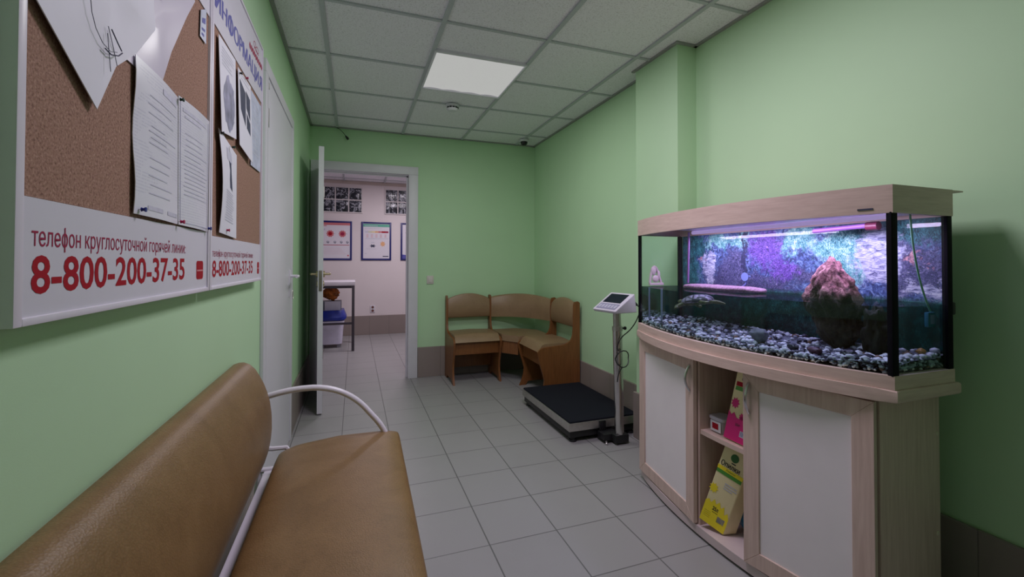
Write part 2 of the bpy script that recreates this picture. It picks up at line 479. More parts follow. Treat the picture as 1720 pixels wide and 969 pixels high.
# skirting tiles
def skirt(name, *boxes):
    b = B()
    for q in boxes: b.box(*q, bev=.002, seg=1)
    struct(name, b, M['skirt'])
skirt('baseboard_left', (XL, XL+.012, YN, 2.24, 0, .298), (XL, XL+.012, 3.222, YB, 0, .298))
skirt('baseboard_back', (.595, XF, YB-.014, YB, 0, .298))
skirt('baseboard_right', (XF-.014, XF, 2.46, YB-.014, 0, .298), (1.737, 1.755, 2.046, 2.474, 0, .298), (1.755, XR, 2.044, 2.06, 0, .298), (XR-.014, XR, YN, 2.044, 0, .298))
skirt('baseboard_far', (XBL, XR, YE-.014, YE, 0, .30))
# door frame of the open door
b = B()
for (x0, x1) in ((-.39, -.31), (.50, .592)):
    b.box(x0, x1, YB-.022, YB, 0, 2.018, bev=.003)
b.box(-.39, .592, YB-.022, YB, 2.018, 2.098, bev=.003)
b.box(-.336, -.30, YB+.0005, YB+.13, 0, 2.012); b.box(.50, .536, YB+.0005, YB+.13, 0, 2.012); b.box(-.336, .536, YB+.0005, YB+.13, 2.012, 2.051)
b.box(.484, .50, YB+.04, YB+.075, 0, 2.012); b.box(-.30, .50, YB+.04, YB+.075, 2.0, 2.014)
struct('trim_4', b, M['white'])
# open leaf (hinged at the left jamb, standing into the room)
A, Hn = Vector((-.224, 3.60, 0)), Vector((-.280, 4.425, 0)); n = Vector((-.9977, -.0676, 0))*.037
dr = B().prism([A+Vector((0, 0, .012)), Hn+Vector((0, 0, .012)), Hn+n+Vector((0, 0, .012)), A+n+Vector((0, 0, .012))], (0, 0, 2.012))
door2 = struct('door_2', dr, M['doorwhite'], shade=False)
mid = A+n*.5
b = B(); b.box(mid.x-.011, mid.x+.011, mid.y-.0035, mid.y+.002, .93, 1.085, bev=.001)
struct('lock_plate', b, plain('dull steel lock plate', (.30, .27, .22), .35, .8), door2)
d = (Hn-A).normalized(); nn = n.normalized()
for s, base in ((1, A+n), (-1, A)):
    b = B(); q = base+d*.055+Vector((0, 0, 1.057)); o_ = nn*s
    b.tube([q, q+o_*.012], .024, 16); b.tube([q+o_*.01, q+o_*.045], .009, 10)
    b.tube([q+o_*.043-d*.006, q+o_*.050+d*.03, q+o_*.050+d*.115], [.009, .0085, .007], 10)
    q2 = q-Vector((0, 0, .075)); b.tube([q2, q2+o_*.007], .024, 16); b.tube([q2+o_*.006, q2+o_*.009], .006, 8)
    struct('door_handle', b, M['brass'], door2)
for z in (.25, 1.75):
    b = B(); b.tube([Hn+Vector((.004, .004, z)), Hn+Vector((.004, .004, z+.10))], .007, 8); struct('hinge', b, M['steel'], door2)
# closed door on the left wall
b = B(); b.box(XL, XL+.016, 2.245, 2.312, 0, 2.020, bev=.003); b.box(XL, XL+.016, 3.150, 3.218, 0, 2.020, bev=.003); b.box(XL, XL+.016, 2.245, 3.218, 2.020, 2.080, bev=.003)
struct('trim_6', b, M['doorwhite'])
door1 = struct('door_1', B().box(XL, XL+.012, 2.316, 3.146, .008, 2.016, bev=.002), M['doorwhite'])
for z in (1.78, .30, 1.96):
    b = B(); b.box(XL+.011, XL+.0175, 2.307, 2.321, z, z+(.09 if z < 1.9 else .03), bev=.002); struct('hinge', b, M['steel'], door1)
b = B(); q = Vector((XL+.012, 3.085, 1.06))
b.box(XL+.011, XL+.018, 3.065, 3.105, .93, 1.10, bev=.003); b.tube([q, q+Vector((.05, 0, 0))], .009, 10)
b.tube([q+Vector((.048, .005, 0)), q+Vector((.055, -.03, 0)), q+Vector((.055, -.12, -.003))], [.009, .008, .007], 10)
struct('door_handle', b, M['white'], door1)
b = B(); q = Vector((XL+.02, 3.085, .965))
b.tube([q+Vector((.012, .0, .012))]+[q+Vector((.012, .018*math.sin(a), -.02+.03*math.cos(a))) for a in [i*PI/8 for i in range(17)]], .002, 6)
struct('key_ring', b, M['steel'], door1)

# glass-block windows of the far wall
def gblock():
    m, nt, bs = new_mat('wavy glass block'); g = NT(nt); co = g.coords()
    f = g.noise(co, 9, 3, .6, 2.5)
    g.link(g.ramp(f, [(.40, (.015, .018, .025)), (.52, (.05, .055, .07)), (.58, (.50, .52, .58)), (.64, (.06, .07, .09))]), bs.inputs['Base Color'])
    bs.inputs['Roughness'].default_value = .12; g.link(g.bump(f, .6, .01), bs.inputs['Normal'])
    return m
M['gblock'] = gblock()
M['mortar'] = plain('white mortar', (.66, .62, .62), .7)
for wi, x0 in ((1, -.485), (2, .457)):
    x1 = x0+.585; z0, z1 = 1.925, 2.318
    b = B(); cw, ch = (x1-x0)/3, (z1-z0)/2
    for i in range(4): b.box(x0+i*cw-.008, x0+i*cw+.008, YE-.016, YE+.001, z0-.008, z1+.008)
    for i in range(3): b.box(x0-.0079, x1+.0079, YE-.0161, YE+.001, z0+i*ch-.008, z0+i*ch+.008)
    wo = struct('window_%d' % wi, b, M['mortar'])
    for i in range(3):
        for j in range(2):
            b = B().box(x0+i*cw+.008, x0+(i+1)*cw-.008, YE-.011, YE-.001, z0+j*ch+.008, z0+(j+1)*ch-.008, bev=.004)
            struct('glass_block', b, M['gblock'], wo)

# ================================================================== CEILING THINGS
M['diff'] = plain('lit diffuser', (.10, .10, .10), .4, emit=((1.0, .99, .98), .42))
M['lamphouse'] = plain('white lamp housing', (.70, .68, .76), .35)
def ceiling_light(cx, cy, label):
    t = thing('ceiling_light', label, 'ceiling light', (cx, cy, CZ-.012), 'recessed ceiling lights')
    x0, x1, y0, y1 = cx-.285, cx+.285, cy-.285, cy+.285
    b = B(); b.ring([(x0-.012, y0-.018), (x1+.012, y0-.018), (x1+.012, y1+.018), (x0-.012, y1+.018)], [(x0, y0), (x1, y0), (x1, y1), (x0, y1)], CZ-.012, CZ+.006)
    obj('frame', b, M['lamphouse'], t)
    for k in range(4):
        xa = x0+(x1-x0)*k/4; xb = x0+(x1-x0)*(k+1)/4; r = []
        for yy in (y0, y1):
            r.append([(xa+(xb-xa)*i/10, yy, CZ-.004+.006*math.sin(PI*i/10)) for i in range(11)]+[(xb, yy, CZ+.007), (xa, yy, CZ+.007)])
        obj('diffuser', B().sweep(r), M['diff'], t)
    return t
cl = ceiling_light(.74, 2.905, 'square lit ceiling light with four bands set in the grey tiles')
b = B(); b.lathe([(.0, 0), (.055, 0), (.056, -.012), (.048, -.016), (.047, -.034), (.034, -.046), (.0, -.047)], (.735, 3.49, CZ-.003), 28)
smoke = thing('smoke_detector', 'round white smoke detector on the ceiling behind the lit panel', 'smoke detector', (.735, 3.49, CZ-.05))
obj('body', b, M['white'], smoke)
for a in range(5):
    an = -PI/2+(a-2)*.5
    c = Vector((.735+.0475*math.cos(an), 3.49+.0475*math.sin(an), CZ-.028))
    obj('vent', B().box(-.003, .003, -.009, .009, -.005, .005, mtx=Matrix.Translation(c) @ Matrix.Rotation(an, 4, 'Z')), M['black'], smoke)
dome = thing('dome_camera', 'small dome camera with black lens on ceiling over the corner bench', 'security camera', (1.645, 4.23, CZ-.06))
obj('base', B().lathe([(0, 0), (.05, 0), (.05, -.014), (.042, -.020), (0, -.021)], (1.645, 4.23, CZ-.004), 24), M['white'], dome)
obj('dome', B().lathe([(.036, -.018), (.036, -.030), (.030, -.046), (.018, -.056), (.0, -.059)], (1.645, 4.23, CZ-.004), 24), plain('black glossy dome', (.01, .01, .012), .08), dome)
hc = thing('hanging_cable', 'short dark cable hanging from the ceiling over the open door', 'cable', (-.12, 4.44, 2.30))
obj('cable', B().tube(bez((-.17, 4.44, 2.418), (-.13, 4.425, 2.40), (-.085, 4.43, 2.338), 10), .0028, 6), M['black'], hc)
obj('plug', B().tube([(-.09, 4.43, 2.343), (-.076, 4.43, 2.326), (-.066, 4.43, 2.312)], [.006, .012, .010], 10), M['black'], hc)

# ================================================================== INFORMATION BOARDS (left wall)
RY, UZ = (0, 1, 0), (0, 0, 1)
def board(y0, y1, ztop, zc0, zc1, label, header):
    t = thing('information_board', label, 'notice board', (XL, (y0+y1)/2, 1.072), 'information boards on the left wall')
    z0 = 1.072
    b = B()
    for q in ((y0, y0+.015, z0, ztop), (y1-.012, y1, z0, ztop)): b.box(XL, -.370, q[0], q[1], q[2], q[3], bev=.002)
    b.box(XL, -.370, y0+.015, y1-.012, z0, z0+.010, bev=.002); b.box(XL, -.370, y0+.015, y1-.012, ztop-.010, ztop, bev=.002)
    obj('frame', b, M['wtube'], t)
    b = B(); b.box(-.392, -.374, y0+.015, y1-.012, z0+.010, zc0); b.box(-.392, -.374, y0+.015, y1-.012, zc1, ztop-.010)
    b.box(-.392, -.382, y0+.015, y1-.012, zc0, zc1)
    obj('panel', b, M['board'], t)
    obj('cork_sheet', B().box(-.382, -.3765, y0+.016, y1-.013, zc0+.001, zc1-.001), M['cork'], t)
    return t
bd1 = board(.671, 1.396, 2.052, 1.229, 1.812, 'nearer cork notice board with large red hotline number below papers', False)
bd2 = board(1.400, 2.098, 2.052, 1.222, 1.818, 'farther cork notice board headed in violet letters, beside the white door', True)
PX = -.374
SM = 'телефон круглосуточной горячей линии:'
for bd, a, c, big, small, icon, zz in ((bd1, .706, 1.222, (1.1085, 1.158), (1.166, 1.192), (1.303, 1.354), (1.1055, 1.152)), (bd2, 1.433, 1.946, (1.1055, 1.154), (1.163, 1.182), (2.030, 2.066), (1.101, 1.149))):
    b = B().use(M['red']); b.text('8-800-200-37-35', (PX, 0, 0), RY, UZ, a, c, big[0], big[1], bold=.018)
    obj('phone_number', b, M['red'], bd, shade=False, keep=True)
    b = B().use(M['crimson']); b.text(SM, (PX, 0, 0), RY, UZ, a, c+.004, small[0]-.004, small[1]+.004, bold=.0)
    obj('caption', b, M['crimson'], bd, shade=False, keep=True)
    y0, y1 = icon; z0, z1 = zz; r = .008; pl = []
    for (cy_, cz_, s0) in ((y1-r, z1-r, 0), (y0+r, z1-r, PI/2), (y0+r, z0+r, PI), (y1-r, z0+r, 1.5*PI)):
        pl += [(cy_+r*math.cos(s0+k*PI/8), cz_+r*math.sin(s0+k*PI/8)) for k in range(5)]
    b = B().use(M['red']); b.patch((PX, 0, 0), RY, UZ, pl, .0005)
    b.use(plain('pale red print', (.62, .22, .24), .5)); zm = (z0+z1)/2
    b.patch((PX+.0004, 0, 0), RY, UZ, [(y0+.003, zm-.003), (y1-.003, zm-.003), (y1-.003, zm+.001), (y0+.003, zm+.001)], .0004)
    obj('red_badge', b, None, bd, shade=False)
b = B()
for dy in (0, .0035, .007): b.text('ИНФОРМАЦИЯ', (PX, 0, 0), RY, UZ, 1.428+dy, 2.080+dy, 1.857, 1.927, ext=.0004+dy*.01)
for f in b.bm.faces: pass
obj('heading', b, M['violet'], bd2, shade=False, keep=True)
b = B(); rr = random.Random(3)
def ringlet(b, y, z, ry, rz, t=.003, n=14):          # small open loop
    for k in range(n):
        a0, a1 = 2*PI*k/n, 2*PI*(k+1)/n
        b.patch((PX, 0, 0), RY, UZ, [(y+ry*math.cos(a0), z+rz*math.sin(a0)), (y+ry*math.cos(a1), z+rz*math.sin(a1)), (y+(ry-t)*math.cos(a1), z+(rz-t)*math.sin(a1)), (y+(ry-t)*math.cos(a0), z+(rz-t)*math.sin(a0))][::-1], .0005)
ringlet(b, 1.945, 2.000, .020, .012); ringlet(b, 1.992, 1.998, .022, .012)
b.patch((PX, 0, 0), RY, UZ, [(1.935, 1.984), (2.010, 1.983), (2.010, 1.987), (1.935, 1.988)], .0005)
for k in range(9):                    # a row of small red flecks under the loops
    y = 1.864+k*.0262; z = 1.958+.0008*k; q = [(.009+.004*rr.random(), .011+.004*rr.random()) for _ in range(10)]
    b.patch((PX, 0, 0), RY, UZ, [(y+q[n_][0]*math.cos(2*PI*n_/10), z+q[n_][1]*math.sin(2*PI*n_/10)) for n_ in range(10)], .0005)
obj('red_emblem', b, M['crimson'], bd2, shade=False)

# papers -------------------------------------------------------------
def sheet(name, pts, x_of, mat, label, cat, printed=None, sub=10, group=None, th=.0012):
    """paper quad (yz corners, order bl br tr tl) gently bowed away from the board"""
    bl, br, tr, tl = [Vector((0, *p)) for p in pts]
    def P(u, v, off=0):
        p = bl*(1-u)*(1-v)+br*u*(1-v)+tr*u*v+tl*(1-u)*v
        p.x = x_of(u, v)+off; return p
    b = B().use(mat); n = sub; V = [[b.bm.verts.new(P(i/n, j/n)) for i in range(n+1)] for j in range(n+1)]
    W_ = [[b.bm.verts.new(P(i/n, j/n, th)) for i in range(n+1)] for j in range(n+1)]
    for j in range(n):
        for i in range(n):
            b.bm.faces.new((W_[j][i], W_[j][i+1], W_[j+1][i+1], W_[j+1][i])); b.bm.faces.new((V[j+1][i], V[j+1][i+1], V[j][i+1], V[j][i]))
    for i in range(n):
        b.bm.faces.new((V[0][i], V[0][i+1], W_[0][i+1], W_[0][i])); b.bm.faces.new((W_[n][i], W_[n][i+1], V[n][i+1], V[n][i]))
        b.bm.faces.new((W_[i][0], W_[i+1][0], V[i+1][0], V[i][0])); b.bm.faces.new((V[i][n], V[i+1][n], W_[i+1][n], W_[i][n]))
    tall = []
    for m_, poly in (printed or []):
        v0, v1 = min(q[1] for q in poly), max(q[1] for q in poly); u0, u1 = min(q[0] for q in poly), max(q[0] for q in poly)
        if len(poly) == 4 and v1-v0 > .5 and u1-u0 < .03: tall += [(m_, rect(u0, v0+(v1-v0)*i/16, u1, v0+(v1-v0)*(i+1)/16)) for i in range(16)]
        elif len(poly) == 4 and u1-u0 > .15 and v1-v0 < .05: tall += [(m_, rect(u0+(u1-u0)*i/5, v0, u0+(u1-u0)*(i+1)/5, v1)) for i in range(5)]
        else: tall.append((m_, poly))
    for m_, poly in tall:
        b.use(m_)
        vs = [b.bm.verts.new(P(u, v, th+.0006)) for u, v in poly]
        f = b.bm.faces.new(vs); f.material_index = b.mi
    return single(name, b, mat, label, cat, group)
def rect(u0, v0, u1, v1): return [(u0, v0), (u1, v0), (u1, v1), (u0, v1)]
def rough_blob(cu, cv, ru, rv, n=26, k=.15, seed=1):
    r = random.Random(seed); return [(cu+ru*math.cos(2*PI*i/n)*(1+k*(r.random()-.5)*2), cv+rv*math.sin(2*PI*i/n)*(1+k*(r.random()-.5)*2)) for i in range(n)]
GI, IK = M['greyink'], M['ink']
def flower0(cu, cv, ru, rv, n=8): return [(cu+ru*math.cos(2*PI*i/n), cv+rv*math.sin(2*PI*i/n)) for i in range(n)]
# two pages in clear sleeves on the nearer board
def lines(u0, u1, v0, v1, n, m_, ragged, seed=0):
    r = random.Random(seed); out = []
    for i in range(n):
        v = v1-(v1-v0)*i/max(1, n-1); e = u1-(u1-u0)*ragged*r.random()
        out.append((m_, rect(u0+(u1-u0)*.08*r.random(), v-.004, e, v+.004)))
    return out
pa = lines(.22, .95, .70, .82, 3, GI, .3, 1)+lines(.25, .92, .50, .62, 4, GI, .5, 2)+lines(.25, .8, .16, .40, 5, GI, .4, 3)+[(GI, rect(.55, .90, .95, .94)), (GI, rect(.24, .045, .56, .075)), (GI, rect(.68, .045, .97, .075))]
sheet('plastic_sleeve', ((.962, 1.236), (1.168, 1.233), (1.160, 1.514), (.958, 1.520)), lambda u, v: -.3725+.004*math.sin(PI*u)+.010*max(0, .25-u)*math.sin(v*9), M['doc1'],
      'printed page in clear punched sleeve, left of the pair below the big sheet', 'document', pa)
SL = plain('lilac sleeve edge', (.50, .50, .62), .25, var=.1)
pa += [(SL, rect(.115, .02, .135, .98)), (SL, rect(.955, .02, .968, .97)), (SL, rect(.13, .02, .96, .028)), (M['film'], rect(.012, .01, .112, .99))]+[(IK, flower0(.05, .08+.105*i, .018, .010)) for i in range(9)]
pb = [(SL, rect(.035, .02, .05, .97)), (SL, rect(.945, .02, .96, .97)), (SL, rect(.05, .02, .95, .028)), (GI, rect(.10, .90, .85, .93)), (GI, rect(.15, .86, .65, .88))]+lines(.12, .9, .56, .74, 5, GI, .35, 5)+lines(.10, .92, .25, .52, 9, GI, .2, 6)
sheet('plastic_sleeve', ((1.172, 1.233), (1.378, 1.230), (1.382, 1.527), (1.164, 1.520)), lambda u, v: -.3725+.004*math.sin(PI*u), M['doc2'],
      'printed page in clear sleeve against the metal frame, right one of the pair', 'document', pb)
# punched strip of the left sleeve is a thing's part in look: keep it on the sleeve's own edge
# big plastic sheets hanging loose at the top
b = B().use(M['film'])
pts = [(.688, 1.475), (.832, 1.380), (.885, 1.467), (.955, 1.52), (1.03, 1.60), (1.0, 1.79), (.80, 1.79), (.69, 1.72)]
def film(pts, x0, amp, mat, name, label, cat, extra=None):
    c = sum((Vector((0, *p)) for p in pts), Vector())/len(pts)
    b = B().use(mat); ringn = []
    for k in (1.0, .75, .5, .25):
        ringn.append([Vector((x0+amp*(1-k)*math.sin(3+p[0]*22)+amp*.6*(1-k), c.y+(p[0]-c.y)*k, c.z+(p[1]-c.z)*k)) for p in pts])
    fr = ringn+[]; bk = [[q-Vector((.0014, 0, 0)) for q in r] for r in ringn]
    b.sweep(bk[::-1]+fr, cap=False)
    b._tag([b.bm.faces.new([b.bm.verts.new(q) for q in fr[-1]]), b.bm.faces.new([b.bm.verts.new(q) for q in bk[-1][::-1]])])
    bmesh.ops.remove_doubles(b.bm, verts=b.bm.verts[:], dist=1e-5)
    t = single(name, b, mat, label, cat)
    return t
def dens(pts, n=5):
    out = []
    for i, p in enumerate(pts):
        q = pts[(i+1) % len(pts)]
        out += [(p[0]+(q[0]-p[0])*k/n, p[1]+(q[1]-p[1])*k/n) for k in range(n)]
    return out
film(dens([(.870, 1.50), (.965, 1.500), (1.082, 1.516), (1.128, 1.600), (1.215, 1.722), (1.27, 1.79), (.93, 1.80), (.87, 1.70)]), -.3735, .003, M['film'],
     'plastic_folder', 'lilac milky plastic folder pinned at the top of the nearer board', 'folder')
f1 = film(dens(pts), -.3675, .0055, M['paper'], 'paper_sheet', 'big white sheet hanging point down over the nearer cork board', 'paper')
WORLD[f1.name] = f1.location.copy()
X_ = -.3592
b = B()  # thin dark curved lines lying on the hanging sheet
b.tube([(X_, *p) for p in [(.790, 1.535), (.795, 1.51), (.806, 1.492), (.825, 1.479), (.848, 1.476), (.868, 1.484)]], .0005, 5)
b.tube([(X_, *p) for p in [(.832, 1.474), (.850, 1.472), (.872, 1.480), (.884, 1.490)]], .0010, 5)
b.tube([(X_, *p) for p in [(.850, 1.512), (.868, 1.500), (.882, 1.492)]], .0009, 5)
b.tube([(X_, *p) for p in [(.838, 1.500), (.844, 1.47), (.849, 1.445)]], .0005, 5)
b.tube([(X_, *p) for p in [(.840, 1.512), (.856, 1.485), (.868, 1.462)]], .0005, 5)
obj('curved_strokes', b, IK, f1)
# small blue card
sheet('card', ((1.305, 1.722), (1.352, 1.722), (1.352, 1.815), (1.308, 1.790)), lambda u, v: -.3735, M['bluedoc'],
      'small blue and white card at the upper right of nearer board', 'card', [(M['violet'], rect(.25, .55, .8, .72)), (M['violet'], rect(.2, .3, .75, .38)), (M['violet'], rect(.2, .12, .6, .2))])
# four papers on the farther board
ph = plain('grey violet photo print', (.34, .34, .46), .4, var=.45, vscale=18)
sheet('notice', ((1.448, 1.520), (1.662, 1.553), (1.640, 1.806), (1.452, 1.800)), lambda u, v: -.371+.012*(1-u)*(1-v), M['paper'],
      'white notice with a large grey photograph, leftmost on the farther board', 'notice', [(ph, rough_blob(.55, .36, .36, .30, seed=4))]+lines(.1, .9, .74, .92, 6, GI, .4, 8))
sheet('notice', ((1.676, 1.540), (1.872, 1.520), (1.858, 1.800), (1.668, 1.796)), lambda u, v: -.370+.006*(1-v), M['paper'],
      'white notice with two upright black photographs, middle of the farther board', 'notice', [(IK, [(.14, .50), (.48, .36), (.52, .80), (.10, .88)]), (IK, [(.58, .62), (.86, .52), (.88, .80), (.56, .84)]), (IK, [(.58, .36), (.86, .32), (.86, .48), (.58, .56)])]+lines(.15, .9, .92, .97, 2, GI, .2, 9))
sheet('notice', ((1.886, 1.515), (2.060, 1.520), (2.064, 1.795), (1.878, 1.797)), lambda u, v: -.3725, M['bluedoc'],
      'pale blue printed notice at the far right of the farther board', 'notice', lines(.1, .9, .2, .9, 12, M['paper'], .5, 10))
sheet('notice', ((1.475, 1.235), (1.668, 1.226), (1.662, 1.500), (1.458, 1.532)), lambda u, v: -.3695+.010*math.sin(PI*v)*(1-u), M['paper'],
      'curled white notice with a narrow dark picture above text, lowest on farther board', 'notice',
      [(IK, [(.50, .52), (.66, .50), (.60, .88), (.40, .90)]), (GI, rect(.36, .80, .66, .92))]+lines(.22, .78, .15, .46, 13, GI, .25, 11))
def pin(y, z, col, label, x=-.3705):
    t = thing('push_pin', label, 'push pin', (x, y, z), 'push pins on the boards')
    obj('head', B().lathe([(0, 0), (.0040, .0), (.0030, .002), (.0026, .004), (.0044, .0055), (.0044, .0075), (0, .008)], (x+.004, y, z), 12, 'x'), col, t)
    obj('needle', B().tube([(x-.004, y, z), (x+.005, y, z)], .0006, 5), M['steel'], t)
pblue = plain('blue pin', (.02, .03, .22), .3); pred = plain('magenta pin', (.42, .01, .08), .3); pgreen = plain('dark green pin', (.005, .03, .02), .3)
pin(1.158, 1.509, pgreen, 'dark green push pin between the two sleeves at their top')
pin(.979, 1.245, pblue, 'blue push pin at the lower left corner of the left sleeve')
pin(1.171, 1.239, pred, 'magenta push pin at the bottom between the two sleeves')
pin(1.366, 1.238, pblue, 'blue push pin at the bottom right by the metal frame')
pin(1.456, 1.518, M['black'], 'black push pin at the left edge of the farther board', -.366)
pin(1.770, 1.800, pred, 'red push pin at the top of the notice with two black photographs')
pin(1.568, 1.505, pgreen, 'dark push pin holding the curled lower notice of farther board', -.364)
pin(1.548, 1.246, pred, 'red push pin at the foot of the curled notice')
pin(1.684, 1.782, M['black'], 'black push pin at the upper left of the notice with two photographs')

# ================================================================== BENCH (foreground left)
bench = thing('bench', 'long brown leatherette bench with white tube frame under the notice boards', 'bench', (-.1, 1.05, 0))
SY0, SY1 = .30, 1.90
# seat cushion
prof = []
xa, xb_, za, zb = -.262, .158, .388, .462
def seat_ring(y, k, skew):
    out = []; n = 40; cx, cz = (xa+xb_)/2, (za+zb)/2; hx, hz = (xb_-xa)/2, (zb-za)/2
    for i in range(n):
        a = 2*PI*i/n; ca, sa = math.cos(a), math.sin(a); e = .28
        x = cx+hx*math.copysign(abs(ca)**e, ca)*(1 if k > .99 else (.94+.06*k)); z = cz+hz*math.copysign(abs(sa)**.55, sa)*k
        t = (x-cx)/hx
        if sa > 0: z += .014*(1-t*t)*k
        x += .022*max(0, (y-.9))/1.0*max(0, t)
        yy = y+skew*(.5+.5*t)
        out.append((x, yy, z))
    return out
rings = []; N = 46
for i in range(N+1):
    y = SY0+(SY1-.055-SY0)*i/N; d = min(y-SY0, SY1-.055-y)
    k = 1 if d > .05 else math.sqrt(max(0, 1-(1-d/.05)**2))*.9+.1
    sk = .075*max(0, (y-1.2)/.65)**1.5
    rg = seat_ring(y, k, sk)
    rings.append([Vector(p)+Vector((0, 0, .0035*noise.noise(Vector((p[0]*7, p[1]*5, 1)))+(.006*noise.noise(Vector((p[0]*22-p[1]*16, p[1]*6, 4)))*max(0, min(1, (p[1]-1.45)/.3)) if p[2] > .44 else 0))) for p in rg])
obj('seat', B().sweep(rings), M['leather'], bench, sharp=80)
# back cushion
fr = [(-.389, .797), (-.372, .797), (-.352, .788), (-.334, .770), (-.318, .745), (-.302, .715), (-.288, .68), (-.278, .645), (-.272, .605), (-.271, .565), (-.274, .525), (-.281, .485), (-.292, .448), (-.308, .414), (-.325, .392), (-.340, .386)]
bk = [(-.352, .392), (-.362, .43), (-.372, .50), (-.380, .58), (-.386, .66), (-.393, .74), (-.396, .78), (-.394, .792)]
prof = fr+bk; cx = sum(p[0] for p in prof)/len(prof); cz = sum(p[1] for p in prof)/len(prof)
rings = []
for i in range(31):
    t = i/30; y = SY0-.02+(1.80-SY0+.02)*t; d = min(y-SY0+.02, 1.80-y)
    k = 1 if d > .045 else .86+.14*math.sqrt(max(0, 1-(1-d/.045)**2))
    rings.append([Vector((cx+(p[0]-cx)*k if p[0] > cx else cx+(p[0]-cx)*(.5+.5*k), y, cz+(p[1]-cz)*(.8+.2*k))) for p in prof])
obj('backrest', B().sweep(rings), M['leather'], bench, sharp=60)
# white tube frames at both ends, rails
for ye in (1.865, .42):
    b = B()
    b.tube([(.150, ye, .0), (.150, ye, .30)]+bez((.150, ye, .36), (.130, ye, .46), (.085, ye, .515), 6)+bez((.06, ye, .545), (-.02, ye, .655), (-.15, ye, .664), 10)+bez((-.19, ye, .664), (-.26, ye, .66), (-.318, ye, .642), 5), .0115, 12)
    obj('armrest', b, M['wtube'], bench)
    b = B(); b.tube([(-.345, ye, 0), (-.335, ye, .30), (-.322, ye, .46), (-.338, ye, .62), (-.375, ye, .76)], .011, 10)
    obj('rear_leg', b, M['wtube'], bench)
    b = B(); b.tube([(-.335, ye, .372), (.150, ye, .372)], .0105, 10); b.tube([(-.33, ye, .455), (-.285, ye, .448), (-.24, ye+.0, .447), (-.21, ye, .40)], .009, 8)
    obj('cross_rail', b, M['wtube'], bench)
b = B(); b.box(-.312, -.284, SY0, 1.865, .345, .372, bev=.004); obj('seat_rail', b, M['wtube'], bench)
b = B(); b.box(.06, .10, SY0, 1.865, .352, .384, bev=.004); obj('seat_rail', b, M['wtube'], bench)

# ================================================================== CORNER BENCH
cb = thing('corner_bench', 'brown wooden corner bench with beige padded seats in the far right corner', 'corner bench', (1.5, 4.0, 0))
def side_profile(front):
    """(d,z) outline, d = distance in front of the back plane; front = seat depth"""
    f = front
    p = [(0, 0), (0, .80), (.018, .812), (.05, .806), (.058, .78)]
    p += [(.060, .60), (.066, .53)]
    p += [(v.x, v.y) for v in bez((.072, .51, 0), (.09, .45, 0), (.17, .442, 0), 6)]
    p += [(f-.06, .432), (f-.02, .418)]
    p += [(v.x, v.y) for v in bez((f, .395, 0), (f-.005, .33, 0), (f-.045, .22, 0), 5)]
    p += [(v.x, v.y) for v in bez((f-.062, .16, 0), (f-.06, .08, 0), (f-.015, .0, 0), 5)]
    p += [(f-.075, 0), (f-.10, .035), (.11, .035), (.08, 0)]
    return p
def seat_unit(axis, base, lo, hi, front):
    """axis 'x': unit runs along x with its back at y=base ; axis 'y': runs along y with its back at x=base"""
    def P(d, s, z): return (s, base-d, z) if axis == 'x' else (base-d, s, z)
    for s in (lo, hi-.018):
        vec = (.018, 0, 0) if axis == 'x' else (0, .018, 0)
        obj('side_panel', B().prism([P(d, s, z) for d, z in side_profile(front)], vec), M['cwood'], cb)
    a, c = lo+.019, hi-.019; n = 12; r = []
    for i in range(n+1):                         # seat pad
        d = .05+(front-.02-.05)*i/n; k = math.sqrt(max(0, 1-max(0, (i/n-.8)/.2)**2)); r.append([P(d+.012*(k < 1), a, .395), P(d+.012*(k < 1), c, .395), P(d, c, .408+.052*k), P(d, (a+c)/2, .412+.056*k), P(d, a, .408+.052*k)])
    obj('seat', B().sweep(r), M['tan'], cb, sharp=50)
    b = B(); q0, q1 = P(front-.045, a, .29), P(front-.063, c, .395)
    b.box(min(q0[0], q1[0]), max(q0[0], q1[0]), min(q0[1], q1[1]), max(q0[1], q1[1]), .275, .395, bev=.002); obj('apron', b, M['cwood'], cb)
    b = B(); q0, q1 = P(.09, a, 0), P(.105, c, 0)
    b.box(min(q0[0], q1[0]), max(q0[0], q1[0]), min(q0[1], q1[1]), max(q0[1], q1[1]), .10, .26, bev=.002); obj('stretcher', b, M['cwood'], cb)
    r = []; n = 14
    for i in range(n+1):                         # arched padded back
        s = a+(c-a)*i/n; zt = .775+.055*math.sin(PI*i/n)**.8
        r.append([P(.012, s, .595), P(.046, s, .588), P(.058, s, .60), P(.062, s, .68), P(.054, s, zt-.02), P(.040, s, zt), P(.018, s, zt)])
    obj('backrest', B().sweep(r), M['tan'], cb, sharp=45)
seat_unit('x', YB-.022, .868, 1.340, .415)
seat_unit('y', 1.836, 3.385, 3.87, .395)
# curved corner backrest, corner seat
path = bez((1.342, 4.405, 0), (1.70, 4.375, 0), (1.805, 3.872, 0), 18); r = []
for i, p in enumerate(path):
    t = (path[min(i+1, 18)]-path[max(i-1, 0)]).normalized(); nrm = Vector((t.y, -t.x, 0))
    if nrm.dot(Vector((-1, -1, 0))) < 0: nrm = -nrm
    zt = .79+.035*math.sin(PI*i/18)**.8
    r.append([p+Vector((0, 0, .585)), p+nrm*.03+Vector((0, 0, .583)), p+nrm*.036+Vector((0, 0, .66)), p+nrm*.03+Vector((0, 0, zt-.015)), p+nrm*.012+Vector((0, 0, zt)), p+Vector((0, 0, zt))])
obj('corner_backrest', B().sweep(r), M['tan'], cb, sharp=50)
poly = [(1.343, 4.03), (1.343, 4.38), (1.60, 4.38), (1.78, 4.20), (1.78, 3.875), (1.452, 3.875)]
b = B(); b.prism([(x, y, .395) for x, y in poly], (0, 0, .058)); obj('corner_seat', b, M['tan'], cb)
